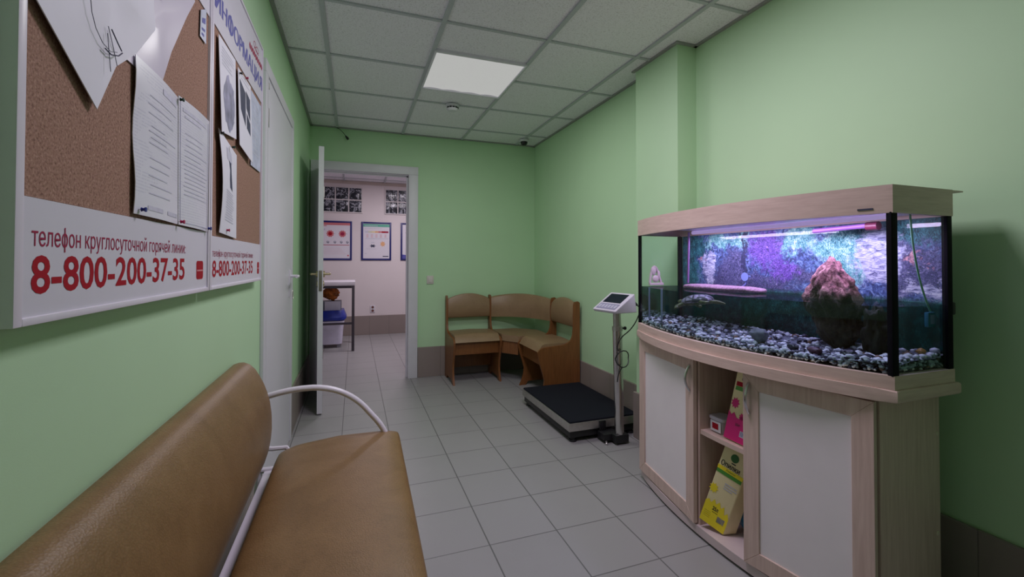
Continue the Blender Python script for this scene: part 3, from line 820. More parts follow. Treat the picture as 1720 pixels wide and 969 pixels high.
b = B(); b.prism([(1.345, 4.045, .275), (1.455, 3.895, .275), (1.468, 3.905, .275), (1.358, 4.055, .275)], (0, 0, .12)); obj('apron', b, M['cwood'], cb)

# ================================================================== PLATFORM SCALE
sc_ = thing('platform_scale', 'black topped platform scale with steel post and white display by the pillar', 'scale', (1.55, 2.9, 0))
x0, x1, y0, y1 = 1.285, 1.806, 2.508, 3.335
obj('platform_mat', B().box(x0+.006, x1-.006, y0+.006, y1-.006, .122, .136, bev=.006, seg=3), M['mat'], sc_)
b = B(); b.box(x0, x1, y0, y1, .074, .125, bev=.003); obj('platform', b, M['steel'], sc_)
obj('lower_frame', B().box(x0+.012, x1-.012, y0+.014, y1-.014, .030, .074, bev=.003), M['black'], sc_)
for px, py in ((x0+.045, y0+.04), (x1-.045, y0+.04), (x0+.045, y1-.04), (x1-.045, y1-.04)):
    obj('foot', B().lathe([(0, 0), (.024, 0), (.026, .006), (.024, .012), (.016, .016), (.014, .034), (0, .034)], (px, py, 0), 16), M['black'], sc_)
b = B(); b.box(1.548, 1.645, 2.385, 2.455, .010, .062, bev=.008); b.box(1.49, 1.60, 2.43, 2.515, .020, .060, bev=.004); b.box(1.50, 1.545, y0-.012, y0-.001, .06, .122, bev=.003)
obj('post_base', b, M['black'], sc_)
for px in (1.5, 1.635): obj('levelling_screw', B().lathe([(0, 0), (.010, 0), (.010, .012), (.005, .014), (.005, .026), (0, .026)], (px, 2.42, .0), 12), M['chrome'], sc_)
obj('post', B().tube([(1.594, 2.42, .055), (1.592, 2.42, .30), (1.582, 2.42, .73)], .030, 22), M['chrome'], sc_)
obj('inner_post', B().tube([(1.582, 2.42, .725), (1.578, 2.42, .845)], .025, 20), M['steel'], sc_)
obj('post_collar', B().tube([(1.5825, 2.42, .715), (1.582, 2.42, .742)], .033, 22), M['steel'], sc_)
obj('locking_knob', B().lathe([(0, 0), (.006, 0), (.006, .02), (.011, .021), (.011, .032), (0, .032)], (1.609, 2.415, .728), 12, 'x'), M['black'], sc_)
# display head: sloping white console
hm = Matrix.Translation((1.555, 2.385, .862)) @ Matrix.Rotation(math.radians(10), 4, 'Z')
body = [(-.098, -.10, -.022), (.075, -.10, -.022), (.075, .10, -.022), (-.098, .10, -.022), (-.108, -.105, -.006), (.050, -.105, .094), (.050, .105, .094), (-.108, .105, -.006)]
b = B(); b.hexa([hm @ Vector(p) for p in body]); bmesh.ops.bevel(b.bm, geom=b.bm.edges[:], offset=.006, segments=3, profile=.6, affect='EDGES')
head = obj('display_head', b, plain('off white plastic', (.68, .64, .74), .35), sc_)
def hs(u0, u1, v0, v1, h):                   # patch on the sloping top; u across (y), v up the slope 0..1
    c = []
    for (u, v) in ((u0, v0), (u1, v0), (u1, v1), (u0, v1)):
        c.append(Vector((-.108+.158*v, u, -.006+.100*v)))
    nrm = Vector((-.100, 0, .158)).normalized()
    return [hm @ (p+nrm*.0006) for p in c]+[hm @ (p+nrm*h) for p in c]
obj('screen', B().hexa(hs(-.075, .082, .42, .90, .002)), plain('dark display glass', (.012, .016, .03), .12), sc_)
obj('keypad', B().hexa(hs(-.085, .085, .07, .36, .0015)), plain('grey violet keypad', (.30, .29, .42), .5), sc_)
b = B()
for k in range(6): b.hexa(hs(-.078+k*.027, -.060+k*.027, .13, .29, .0028))
obj('keys', b, plain('pale keys', (.50, .49, .62), .5), sc_)
b = B(); b.box(1.56, 1.60, 2.395, 2.445, .825, .846, bev=.003); obj('head_bracket', b, M['steel'], sc_)
pc = hm @ Vector((.064, -.06, .03))
obj('cable_plug', B().tube([pc, pc+Vector((.026, -.008, 0)), pc+Vector((.036, -.012, -.010))], [.010, .010, .007], 10), M['black'], sc_)
cp = [pc+Vector((.034, -.012, -.008))]+bez(pc+Vector((.055, -.02, -.03)), (1.665, 2.33, .75), (1.598, 2.375, .69), 10)+bez((1.575, 2.375, .668), (1.545, 2.378, .62), (1.555, 2.378, .60), 4)
cp += [Vector((1.588+.048*math.sin(a)*-1, 2.380-.02*abs(math.cos(a)), .545+.052*math.cos(a))) for a in [i*PI/8 for i in range(1, 24)]]
cp += bez((1.588, 2.375, .49), (1.56, 2.38, .46), (1.556, 2.382, .40), 5)
obj('cable', B().tube(cp, .0035, 7), M['black'], sc_)

# ================================================================== AQUARIUM AND CABINET
YC, YH = 1.405, .595
def bow(y, c, bl, h=YH): return c-bl*(1-((y-YC)/h)**2)
def bowpoly(c, bl, y0, y1, xb, n=28, h=YH):
    return [(bow(y0+(y1-y0)*i/n, c, bl, h), y0+(y1-y0)*i/n) for i in range(n+1)]+[(xb, y1), (xb, y0)]
aq = thing('aquarium', 'large bow fronted aquarium with pale wooden hood on the cabinet', 'aquarium', (1.58, 1.405, .786))
# hood: ring wall + top
b = B(); b.ring(bowpoly(1.438, .112, .808, 2.003, 1.722), bowpoly(1.452, .112, .822, 1.989, 1.708), 1.293, 1.374)
b.prism([(x, y, 1.364) for x, y in bowpoly(1.452, .112, .822, 1.989, 1.708)], (0, 0, .0098))
b.box(1.722, 1.785, .812, 1.98, 1.370, 1.374)
hood = obj('hood', b, M['palewood'], aq, sharp=25)
# maker's mark: a small dark plate with tiny pale lettering
b = B(); pts = [(bow(y, 1.438, .112)-.0006, y) for y in [.884-.007*i for i in range(6)]]
b.sweep([[(x, y, 1.3045), (x-.0012, y, 1.3045), (x-.0012, y, 1.3095), (x, y, 1.3095)] for x, y in pts])
obj('maker_mark', b, M['ink'], hood)
# rims and ledge
b = B(); b.ring(bowpoly(1.438, .122, .808, 2.003, 1.722), bowpoly(1.458, .122, .828, 1.983, 1.702), .789, .828)
b.prism([(x, y, .789) for x, y in bowpoly(1.458, .122, .828, 1.983, 1.702)], (0, 0, .012)); obj('base_rim', b, M['palewood'], aq, sharp=25)
# glass
def pane(poly_a, poly_b): pass
gz0, gz1 = .812, 1.300
b = B(); r = []
ys = [.815+(1.995-.815)*i/28 for i in range(29)]
b.sweep([[(bow(y, 1.446, .119), y, gz0), (bow(y, 1.446, .119), y, gz1), (bow(y, 1.452, .119), y, gz1), (bow(y, 1.452, .119), y, gz0)] for y in ys]); obj('front_glass', b, M['glass'], aq, sharp=25)
obj('side_glass', B().box(1.455, 1.716, .815, .821, gz0, gz1), M['glass'], aq)
obj('side_glass', B().box(1.455, 1.716, 1.989, 1.995, gz0, gz1), M['glass'], aq)
obj('back_glass', B().box(1.712, 1.718, .822, 1.988, gz0, gz1), M['glass'], aq)
for q in ((1.436, 1.464, .8105, .8245), (1.439, 1.453, 1.986, 2.001), (1.698, 1.722, .8105, .826), (1.700, 1.722, 1.985, 2.001)):
    obj('corner_seal', B().box(q[0], q[1], q[2], q[3], .826, 1.296, bev=.002), M['seal'], aq)
# printed background film on the back pane
def poster():
    m, nt, bs = new_mat('printed underwater garden'); g = NT(nt); co = g.coords(); s = g.sep(co)
    y, z = s[1], s[2]                           # local: y + 1.405, z + .786
    w1 = g.noise(co, 11, 6, .78); w2 = g.noise(g.mapping(co, (1, 1, 1), (3, 5, 1)), 13, 6, .78)
    yy = g.math('ADD', y, g.math('MULTIPLY', g.math('SUBTRACT', w1, .5), .26))
    zz = g.math('ADD', z, g.math('MULTIPLY', g.math('SUBTRACT', w2, .5), .24))
    def blob(cy, cz, ry, rz, soft=.35):
        a = g.math('DIVIDE', g.math('SUBTRACT', yy, cy-YC), ry); c = g.math('DIVIDE', g.math('SUBTRACT', zz, cz-.786), rz)
        d = g.math('SQRT', g.math('ADD', g.math('MULTIPLY', a, a), g.math('MULTIPLY', c, c)))
        return g.math('DIVIDE', g.math('SUBTRACT', 1.0, d), soft, clamp=True)
    fine = g.noise(co, 85, 6, .82, 2.2); med = g.noise(co, 38, 6, .8, 1.6)
    leaf = g.math('ADD', g.math('MULTIPLY', g.noise(g.mapping(co, (1, 1.0, .45)), 120, 4, .75, 3.0), .7), g.math('MULTIPLY', g.noise(co, 30, 3), .3))
    c = g.ramp(med, [(.40, (.010, .015, .07)), (.50, (.06, .09, .30)), (.59, (.22, .32, .62)), (.69, (.70, .80, .96))])
    plant = g.ramp(leaf, [(.40, (.010, .08, .12)), (.48, (.08, .36, .40)), (.55, (.45, .78, .74)), (.62, (.98, 1.0, .94))])
    teal = g.ramp(leaf, [(.42, (.003, .016, .04)), (.51, (.015, .12, .17)), (.60, (.10, .36, .40)), (.68, (.40, .70, .68))])
    purple = g.ramp(fine, [(.40, (.02, .008, .09)), (.49, (.12, .045, .36)), (.57, (.34, .15, .70)), (.66, (.66, .40, .90))])
    stone = g.ramp(g.noise(g.mapping(co, (1, 1, 3.2)), 30, 6, .75, 1.0), [(.38, (.08, .07, .20)), (.47, (.40, .38, .62)), (.56, (.72, .68, .88)), (.66, (.92, .88, .98))])
    rock = g.ramp(fine, [(.40, (.008, .008, .045)), (.52, (.08, .07, .22)), (.60, (.26, .22, .42)), (.68, (.60, .55, .72))])
    def put(base, col, *bl):
        for q in bl: base = g.mix(q, base, col)
        return base
    c = put(c, teal, blob(1.93, 1.15, .09, .30), blob(.90, 1.27, .15, .08), blob(1.86, 1.24, .10, .06), blob(1.05, 1.27, .10, .05))
    c = put(c, rock, blob(1.64, 1.12, .11, .10), blob(1.55, 1.06, .3, .06), blob(.90, 1.12, .11, .11), blob(1.28, 1.10, .08, .05))
    c = put(c, plant, blob(1.59, 1.255, .075, .05), blob(1.72, 1.26, .09, .04))
    c = put(c, stone, blob(1.78, 1.17, .036, .045), blob(1.785, 1.09, .048, .06), blob(1.02, 1.17, .095, .12, .25), blob(.87, 1.06, .07, .03))
    c = put(c, purple, blob(1.455, 1.215, .11, .095, .4), blob(1.36, 1.12, .08, .06))
    c = put(c, plant, blob(1.31, 1.255, .075, .07), blob(1.16, 1.215, .12, .065), blob(1.125, 1.12, .075, .085))
    c = put(c, (.025, .02, .09), blob(1.565, 1.19, .016, .17, .3))
    pk = g.ramp(fine, [(.44, (.30, .08, .16)), (.6, (.85, .45, .48))])
    c = put(c, pk, blob(.893, 1.165, .03, .02), blob(1.825, 1.175, .014, .022))
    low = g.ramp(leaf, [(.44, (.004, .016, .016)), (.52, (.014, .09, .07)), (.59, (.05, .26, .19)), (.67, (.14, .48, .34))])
    wl = g.math('DIVIDE', g.math('SUBTRACT', 1.040-.786, z), .02, clamp=True)  # plants darkened below the waterline, underwater dimness painted into the print
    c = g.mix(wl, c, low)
    g.link(c, bs.inputs['Base Color']); bs.inputs['Roughness'].default_value = .6
    return m
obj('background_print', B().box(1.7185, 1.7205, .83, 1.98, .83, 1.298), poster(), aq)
M['tubeglow'] = plain('lit violet lamp tube', (.5, .4, .6), .4, emit=((.66, .46, .95), .42))
obj('lamp_tube', B().tube([(1.535, .87, 1.293), (1.535, 1.70, 1.293)], .0085, 12), M['tubeglow'], aq)
b = B(); b.prism([(x, y, 1.3045) for x, y in bowpoly(1.475, .112, .84, 1.72, 1.70)], (0, 0, .003)); obj('lamp_reflector', b, plain('lilac white reflector', (.80, .70, .86), .3), aq)
obj('lamp_tube', B().tube([(1.645, .99, 1.277), (1.645, 1.185, 1.270)], .009, 12), plain('dim violet tube', (.22, .10, .34), .3), aq)
obj('tube_holder', B().tube([(1.645, .965, 1.274), (1.645, 1.0, 1.274)], .015, 12), plain('dark red end cap', (.10, .015, .04), .4), aq)
b = B(); b.tube([(1.728, .830, 1.28), (1.728, .828, 1.10), (1.728, .826, 1.0), (1.728, .830, .80)], .003, 7); b.box(1.722, 1.742, .812, .834, .990, 1.030, bev=.006)
obj('power_cable', b, M['black'], aq)
# water
b = B(); b.prism([(x, y, .840) for x, y in bowpoly(1.4535, .119, .8225, 1.9875, 1.711)], (0, 0, 1.0225-.840))
b.bm.normal_update()
b.mats = [M['water'], M['tir']]
for f in b.bm.faces: f.material_index = 1 if (abs(f.normal.y) > .9 and f.calc_center_median().y > 1.95) else 0
wt = obj('water', b, None, None, sharp=25); tag(wt, 'dark green water filling the lower part of the aquarium', 'water', kind='stuff')
# gravel bed
pale = plain('pale lilac pebbles', (.90, .88, .94), .5, var=.08, vscale=60); mid_ = plain('grey pebbles', (.25, .25, .30), .5, var=.2, vscale=60)
dark = plain('dark pebbles', (.035, .03, .05), .4, var=.3, vscale=60); brn = plain('brown pebbles', (.22, .12, .07), .5, var=.2, vscale=60)
b = B(); rg = random.Random(11)
for m_ in (pale, mid_, dark, brn): b.use(m_)
b.use(mid_)
def gz(x, y): return .846+.012*noise.noise(Vector((x*9, y*7, 0)))+.012*max(0, (x-1.36)/.35)+(.016*max(0, 1-(y-.82)/.3) if y < 1.12 else 0)
ny, nx = 50, 10; G = []
for i in range(ny+1):
    y = .824+(1.986-.824)*i/ny; row = []
    for j in range(nx+1):
        xx = bow(y, 1.455, .119)+(1.7105-bow(y, 1.455, .119))*j/nx; row.append((xx, y, gz(xx, y)-.008))
    G.append(row)
top = [[b.bm.verts.new(p) for p in r] for r in G]
for i in range(ny):
    for j in range(nx): b._tag([b.bm.faces.new((top[i][j], top[i][j+1], top[i+1][j+1], top[i+1][j]))])
ico = bmesh.new(); bmesh.ops.create_icosphere(ico, subdivisions=1, radius=1); IV = [v.co.copy() for v in ico.verts]; IF = [[v.index for v in f.verts] for f in ico.faces]; ico.free()
def pebble(c, r, mi):
    mt = Matrix.Rotation(rg.random()*6.28, 3, 'Z') @ Matrix.Rotation(rg.random()*.8-.4, 3, 'X')
    j = [1+.22*(rg.random()-.5) for _ in IV]
    vs = [b.bm.verts.new(Vector(c)+mt @ Vector((v.x*r[0]*k, v.y*r[1]*k, v.z*r[2]*k))) for v, k in zip(IV, j)]
    for f in IF: b.bm.faces.new([vs[i] for i in f]).material_index = mi
for k in range(1150):
    y = .83+1.15*rg.random(); fx = bow(y, 1.462, .119); x = fx+(1.705-fx)*rg.random()**1.6
    s = .006+.0095*rg.random()**2; q = rg.random()
    pebble((x+s*.5, y, gz(x, y)-.004+.006*rg.random()), (s, s*(.7+.5*rg.random()), s*(.5+.3*rg.random())), 0 if q < .50 else 1 if q < .68 else 2 if q < .93 else 3)
for k in range(650):                    # stones pressed against the front and right panes
    s = .005+.007*rg.random()**2; q = rg.random()
    if k < 520: y = .83+1.15*rg.random(); x = bow(y, 1.456, .119)+s*.9
    else: y = .826+s*.9; x = 1.465+.23*rg.random()
    z1 = gz(x, y); pebble((x, y, .832+(z1-.832)*rg.random()), (s, s*(.7+.5*rg.random()), s*(.6+.3*rg.random())), 0 if q < .50 else 1 if q < .68 else 2 if q < .93 else 3)
gv = obj('gravel', b, None, None, sharp=60); tag(gv, 'white grey and black gravel covering the aquarium bottom', 'gravel', kind='stuff')
# single larger stones on the gravel
M['darkstone'] = plain('dark wet stone', (.03, .028, .045), .35, var=.4, vscale=50); M['greystone'] = plain('grey stone', (.20, .20, .24), .5, var=.3, vscale=50)
M['maroon'] = plain('maroon stone', (.09, .025, .04), .4, var=.3, vscale=50); M['ochre'] = plain('ochre stone', (.50, .24, .06), .5, var=.2, vscale=50)
for (x, y, z, rx, ry, rz, m_, lb) in (
    (1.425, 1.235, .880, .020, .040, .024, M['greystone'], 'grey angular stone on the gravel at the middle of the tank'),
    (1.446, .935, .866, .018, .024, .015, M['darkstone'], 'large dark stone on gravel behind the right front corner'),
    (1.424, 1.028, .862, .014, .024, .011, M['maroon'], 'flat maroon stone on the gravel below the pink rock'),
    (1.466, .890, .862, .016, .022, .010, M['darkstone'], 'flat dark stone against the black front corner seal'),
    (1.415, 1.095, .862, .014, .020, .012, M['darkstone'], 'dark stone left of the flat maroon stone'),
    (1.630, .845, .880, .010, .012, .009, M['ochre'], 'small ochre stone beside the right end pane')):
    single('stone', B().ico((x, y, z), (rx, ry, rz), 3, .25, 1.6, seed=y*10), m_, lb, 'stone', 'larger stones on the gravel')
# rock standing out of the water
def rockmat():
    m, nt, bs = new_mat('pink and olive rock'); g = NT(nt); co = g.coords(); s = g.sep(co)
    f = g.noise(co, 45, 5, .75); f2 = g.noise(co, 12, 3)
    up = g.ramp(f, [(.38, (.05, .015, .03)), (.50, (.30, .12, .16)), (.64, (.62, .34, .38))])
    lo = g.ramp(f, [(.35, (.008, .010, .004)), (.6, (.045, .045, .016)), (.75, (.10, .09, .04))])  # olive algae tone, darkened further to paint in the dimness under water
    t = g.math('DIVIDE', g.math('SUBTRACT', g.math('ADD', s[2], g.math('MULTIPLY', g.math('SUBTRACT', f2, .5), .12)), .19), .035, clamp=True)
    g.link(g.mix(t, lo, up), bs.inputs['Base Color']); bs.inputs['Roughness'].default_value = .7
    g.link(g.bump(f, .8, .01), bs.inputs['Normal'])
    return m
b = B()
g_ = bmesh.ops.create_icosphere(b.bm, subdivisions=5, radius=1)
for v in g_['verts']:
    d_ = v.co.copy(); t = d_.z
    ry_ = .085*(1-.35*max(0, t)**2) if t > -.2 else .075; k = (1+.34*noise.fractal(d_*2.3+Vector((5, 2, 1)), .7, 2.1, 6))*(1-.30*max(0, t))
    v.co = Vector((1.60+d_.x*.060*k, 1.090+d_.y*ry_*1.0*k-.035*max(0, -t), 1.005+d_.z*.165*(1+.10*noise.noise(d_*4))))
b._tag(b.bm.faces[:])
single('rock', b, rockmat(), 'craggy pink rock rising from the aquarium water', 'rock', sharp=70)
b = B(); b.ico((1.60, .950, .925), (.042, .032, .08), 4, .4, 2.2, seed=9)
single('rock', b, plain('olive algae rock', (.022, .024, .010), .7, var=.6, vscale=40), 'dark olive rock under water beside the pink rock', 'rock', sharp=70)
# floating basking platform
dk = thing('basking_platform', 'pinkish granular floating turtle platform at the water line', 'turtle platform', (1.62, 1.6, 1.018))
b = B(); r = []
for i in range(25):
    y = 1.375+.46*i/24; k = math.sqrt(max(.08, 1-((i-12)/12)**6)); c = []
    for a in range(14):
        an = 2*PI*a/14; ca, sa = math.cos(an), math.sin(an)
        c.append((1.615+.058*k*math.copysign(abs(ca)**.6, ca)+.006*noise.noise(Vector((y*20, an, 0))), y, 1.030+.014*k*math.copysign(abs(sa)**.6, sa)+.003*noise.noise(Vector((y*40, an*2, 5)))))
    r.append(c)
obj('slab', B().sweep(r), plain('pink granular resin', (.30, .19, .29), .8, var=.4, vscale=120, bump=.8, bscale=160), dk, sharp=60)
obj('suction_cup', B().lathe([(0, 0), (.020, .0), (.017, .006), (.008, .012), (.006, .03), (0, .03)], (1.676, 1.53, 1.085), 18, 'x'), plain('pale blue suction cup', (.20, .28, .60), .2), dk)
obj('suction_cup_stem', B().tube([(1.69, 1.53, 1.075), (1.68, 1.53, 1.05), (1.665, 1.54, 1.035)], .004, 8), plain('blue plastic stem', (.10, .12, .35), .3), dk)
# rods on the left
for (x, y, zt, zb, r_, lb, col) in ((1.50, 1.675, 1.295, .0, .006, '', None),):
    t = thing('filter_tube', 'thin violet lit tube slanting down to the basking platform', 'tube', (1.52, 1.72, 1.03))
    obj('tube', B().tube([(1.525, 1.715, 1.296), (1.545, 1.745, 1.05)], .0055, 10), plain('violet plastic tube', (.34, .18, .46), .25), t)
for yy, xx in ((1.955, 1.475), (1.83, 1.455)):
    lb = 'pale straight intake tube under water beside the left pane' if yy > 1.9 else 'pale straight intake tube under water left of the turtle'
    single('intake_tube', B().tube([(xx, yy, .855), (xx, yy, 1.018)], .005, 8), plain('pale clear plastic', (.25, .30, .36), .3), lb, 'tube', 'intake tubes')
wc = B(); wc.tube(bez((1.50, 1.983, 1.04), (1.515, 1.983, 1.16), (1.545, 1.983, 1.115), 8)+[Vector((1.575, 1.983, 1.035))], .007, 8); wc.box(1.495, 1.585, 1.974, 1.988, 1.026, 1.040, bev=.003); wc.ico((1.522, 1.98, 1.105), (.018, .007, .026), 2); wc.ico((1.535, 1.979, 1.062), (.022, .007, .020), 2); wc.ico((1.556, 1.98, 1.085), (.010, .006, .022), 2)
single('clip', wc, plain('pinkish white plastic', (.62, .52, .52), .4), 'pinkish white plastic clip on the left aquarium pane', 'clip')
# air hose with blue thermometer
hz = thing('thermometer', 'small blue thermometer hanging in the water on a green hose', 'thermometer', (1.67, .845, .955))
obj('hose', B().tube(bez((1.585, .845, 1.298), (1.60, .845, 1.12), (1.672, .842, 1.0), 12), .0028, 7), plain('pale green hose', (.18, .45, .32), .35), hz)
b = B(); b.box(1.655, 1.692, .838, .850, .952, .998, bev=.004); obj('case', b, plain('blue case', (.03, .20, .30), .4), hz)
b = B(); b.box(1.664, 1.683, .8365, .8385, .962, .990); obj('dial', b, plain('pale violet dial', (.30, .34, .60), .4), hz)
# turtle swimming at the surface
def skin(name, verts, edges, radii, mat, parent, sub=2, off=Vector()):
    me = bpy.data.meshes.new(name); me.from_pydata([tuple(Vector(v)) for v in verts], edges, [])
    o = bpy.data.objects.new(name, me); COL.objects.link(o)
    o.modifiers.new('skin', 'SKIN'); 
    for i, r in enumerate(radii):
        sv = me.skin_vertices[0].data[i]; sv.radius = r if hasattr(r, '__len__') else (r, r); sv.use_root = (i == 0)
    md = o.modifiers.new('sub', 'SUBSURF'); md.levels = sub; md.render_levels = sub
    dg = bpy.context.evaluated_depsgraph_get(); m2 = bpy.data.meshes.new_from_object(o.evaluated_get(dg))
    bpy.data.objects.remove(o)
    for p in m2.polygons: p.use_smooth = True
    m2.materials.clear(); m2.materials.append(mat)
    o = bpy.data.objects.new(name, m2); COL.objects.link(o); o.parent = parent
    return o
tt = thing('turtle', 'turtle swimming just below the water surface in front of the platform', 'turtle', (1.475, 1.605, .970))
tt.scale = (.88, .88, .88); tt.rotation_euler = (math.radians(-9), 0, math.radians(8))
tv = [(0, 0, 0), (0, .05, .002), (0, .085, .006), (0, .108, .012), (0, .128, .010),        # trunk, neck, head
      (0, -.05, 0), (0, -.08, -.004), (0, -.108, -.006),                                     # tail
      (-.05, .055, -.006), (-.078, .072, -.016), (-.095, .06, -.026), (.05, .055, -.006), (.076, .068, -.016), (.09, .05, -.028),
      (-.045, -.055, -.004), (-.062, -.088, -.008), (-.068, -.12, -.006), (.045, -.055, -.004), (.06, -.085, -.012), (.066, -.112, -.022)]
te = [(0, 1), (1, 2), (2, 3), (3, 4), (0, 5), (5, 6), (6, 7), (1, 8), (8, 9), (9, 10), (1, 11), (11, 12), (12, 13), (5, 14), (14, 15), (15, 16), (5, 17), (17, 18), (18, 19)]
tr_ = [(.05, .018), (.04, .016), .012, .014, .008, (.042, .016), .008, .003, .012, .011, (.012, .005), .012, .011, (.012, .005), .012, .010, (.014, .004), .012, .010, (.014, .004)]
tskin = plain('striped olive turtle skin', (.16, .17, .07), .4, var=.6, vscale=60)
def shellmat():
    m, nt, bs = new_mat('olive violet turtle shell'); g = NT(nt); co = g.coords()
    v = g.voro(co, 26, feature='DISTANCE_TO_EDGE'); f = g.noise(co, 60, 3)
    c = g.ramp(f, [(.35, (.34, .26, .36)), (.65, (.66, .55, .66))]); k = g.math('LESS_THAN', v, .10)
    g.link(g.mix(k, c, (.10, .09, .10)), bs.inputs['Base Color']); bs.inputs['Roughness'].default_value = .35
    return m
skin('body', tv, te, tr_, tskin, tt)
b = B(); b.bm.free(); b.bm = bmesh.new(); g_ = bmesh.ops.create_icosphere(b.bm, subdivisions=4, radius=1)
for v in g_['verts']:
    z = v.co.z; rr_ = math.hypot(v.co.x, v.co.y)
    v.co = Vector((v.co.x*.066, v.co.y*.088, .004+(z*.036 if z > 0 else z*.012)))
b._tag(b.bm.faces[:]); obj('shell', b, shellmat(), None, sharp=70).parent = tt

# ---- cabinet
cab = thing('aquarium_cabinet', 'pale wood bow fronted cabinet with two frosted doors under the aquarium', 'cabinet', (1.58, 1.405, 0))
def cx_(y): return bow(y, 1.455, .085, .575)
K0, K1, KB = .855, 1.985, 1.736
b = B(); b.prism([(x, y, .752) for x, y in bowpoly(1.432, .128, .800, 2.010, 1.736)], (0, 0, .0365)); bmesh.ops.bevel(b.bm, geom=[e for e in b.bm.edges if abs(e.verts[0].co.z-e.verts[1].co.z) < 1e-6], offset=.008, segments=3, profile=.5, affect='EDGES')
obj('top_board', b, M['palewood'], cab, sharp=30)
b = B(); b.prism([(x, y, .012) for x, y in bowpoly(1.447, .087, .845, 1.995, KB, h=.575)], (0, 0, .034)); bmesh.ops.bevel(b.bm, geom=[e for e in b.bm.edges if abs(e.verts[0].co.z-e.verts[1].co.z) < 1e-6], offset=.006, segments=3, profile=.5, affect='EDGES')
obj('bottom_board', b, plain('pale pinkish laminate', (.60, .50, .50), .4, var=.03), cab, sharp=30)
b = B(); b.prism([(x, y, 0) for x, y in bowpoly(1.475, .087, .87, 1.97, KB-.01, h=.575)], (0, 0, .012)); obj('plinth', b, M['black'], cab)
for q, sgn in (((K0, K0+.018), 1), ((K1-.018, K1), 0)):
    sp_ = obj('side_panel', B().box(1.452, KB, q[0], q[1], .046, .752, bev=.001), M['palewoodv'], cab)
    if sgn:
        for z in (.305, .615): obj('screw_cap', B().lathe([(0, 0), (.007, 0), (.006, .002), (0, .0025)], (1.722, q[0], z), 12, 'y'), plain('cream cap', (.66, .58, .46), .4), sp_)
obj('back_panel', B().box(KB-.008, KB-.001, K0+.019, K1-.019, .046, .752), M['palewoodv'], cab)
for y, xf in ((1.486, 1.374), (1.232, 1.386)): obj('divider', B().box(xf, KB-.009, y, y+.016, .0465, .7515), M['palewoodv'], cab)
b = B(); b.prism([(bow(1.2485+(1.4875-1.2485)*i/6, 1.462, .085, .575), 1.2485+(1.4875-1.2485)*i/6, .428) for i in range(7)]+[(KB-.01, 1.4875, .428), (KB-.01, 1.2485, .428)], (0, 0, .018))
obj('shelf', b, M['palewood'], cab)
def cab_door(ya, yb, hy, hside):
    """flat framed door between two points of the bow"""
    za, zb = .052, .744
    P, Q = Vector((cx_(ya)-.004, ya, 0)), Vector((cx_(yb)-.004, yb, 0)); t = (Q-P).normalized(); L = (Q-P).length
    nrm = Vector((t.y, -t.x, 0));
    if nrm.x > 0: nrm = -nrm
    def bx(b, s0, s1, z0, z1, d0, d1, bev=.002):
        c = [P+t*s+nrm*d_ for s in (s0, s1) for d_ in (d0, d1)]
        c = [c[0], c[2], c[3], c[1]]
        return b.hexa([q+Vector((0, 0, z0)) for q in c]+[q+Vector((0, 0, z1)) for q in c])
    fw = .058
    b = B()
    zlo, zhi, si, so = za+fw, zb-fw, fw, L-fw
    for poly in ([(0, za), (fw, zlo), (fw, zhi), (0, zb)], [(L, za), (L, zb), (so, zhi), (so, zlo)], [(0, za), (L, za), (so, zlo), (fw, zlo)], [(0, zb), (fw, zhi), (so, zhi), (L, zb)]):
        b.prism([P+t*(s*.998+.001*L)+Vector((0, 0, z)) for s, z in poly], nrm*.018)
    bmesh.ops.bevel(b.bm, geom=b.bm.edges[:], offset=.0012, segments=1, affect='EDGES')
    d_ = obj('door', b, M['palewoodv'], cab, sharp=25)
    obj('frosted_panel', bx(B(), fw-.004, L-fw+.004, zlo-.004, zhi+.004, .004, .012), M['frost'], d_)
    hs_ = L-.024 if hside else .024
    q = P+t*hs_+nrm*.018
    path = bez(q+Vector((0, 0, .600))+nrm*.0, q+Vector((0, 0, .655))+nrm*.045, q+Vector((0, 0, .712)), 12)
    obj('handle', B().tube(path, [.005]+[.0055]*11+[.005], 8), M['chrome'], d_)
cab_door(1.985, 1.494, 0, True)
cab_door(1.252, .857, 0, False)

# ---- things in the cabinet niche
def pack(name, BL, BR, up, depth, w_top, mats, label, draw, H):
    t = thing(name, label, 'pack', ((BL[0]+BR[0])/2, (BL[1]+BR[1])/2, min(BL[2], BR[2])))
    BL, BR, up, depth = Vector(BL), Vector(BR), Vector(up), Vector(depth)
    TL = BL+up; TR = TL+(BR-BL)*w_top
    b = B(); b.hexa([BL, BR, BR+depth, BL+depth, TL, TR, TR+depth*.85, TL+depth*.85])
    bmesh.ops.bevel(b.bm, geom=b.bm.edges[:], offset=.005, segments=3, profile=.6, affect='EDGES')
    obj('carton', b, mats, t)
    R = (BR-BL).normalized(); U = up.normalized(); N_ = R.cross(U).normalized(); U2 = up.normalized()
    W_ = (BR-BL).length
    draw(t, BL+N_*.0008, BR-BL, up, N_)
    return t
class Pr:
    """prints on a sheared face: (u,v) in 0..1"""
    def __init__(s, O, E, U, N): s.O, s.E, s.U, s.N = O, E, U, N; s.b = B()
    def poly(s, mat, pts, h=.0004):
        s.b.use(mat); s.b.prism([s.O+s.E*u+s.U*v for u, v in pts], s.N*h); return s
    def text(s, mat, body, u0, u1, v0, v1, bold=.0, slope=0):
        s.b.use(mat); n0 = len(s.b.bm.verts); s.b.bm.verts.ensure_lookup_table()
        s.b.text(body, (0, 0, 0), (1, 0, 0), (0, 1, 0), u0, u1, v0, v1, bold, 0)
        s.b.bm.verts.ensure_lookup_table()
        for v in s.b.bm.verts[n0:]: v.co = s.O+s.E*v.co.x+s.U*v.co.y+s.N*.0009
        return s
    def done(s, name, t): return obj(name, s.b, None, t, shade=False, keep=True)
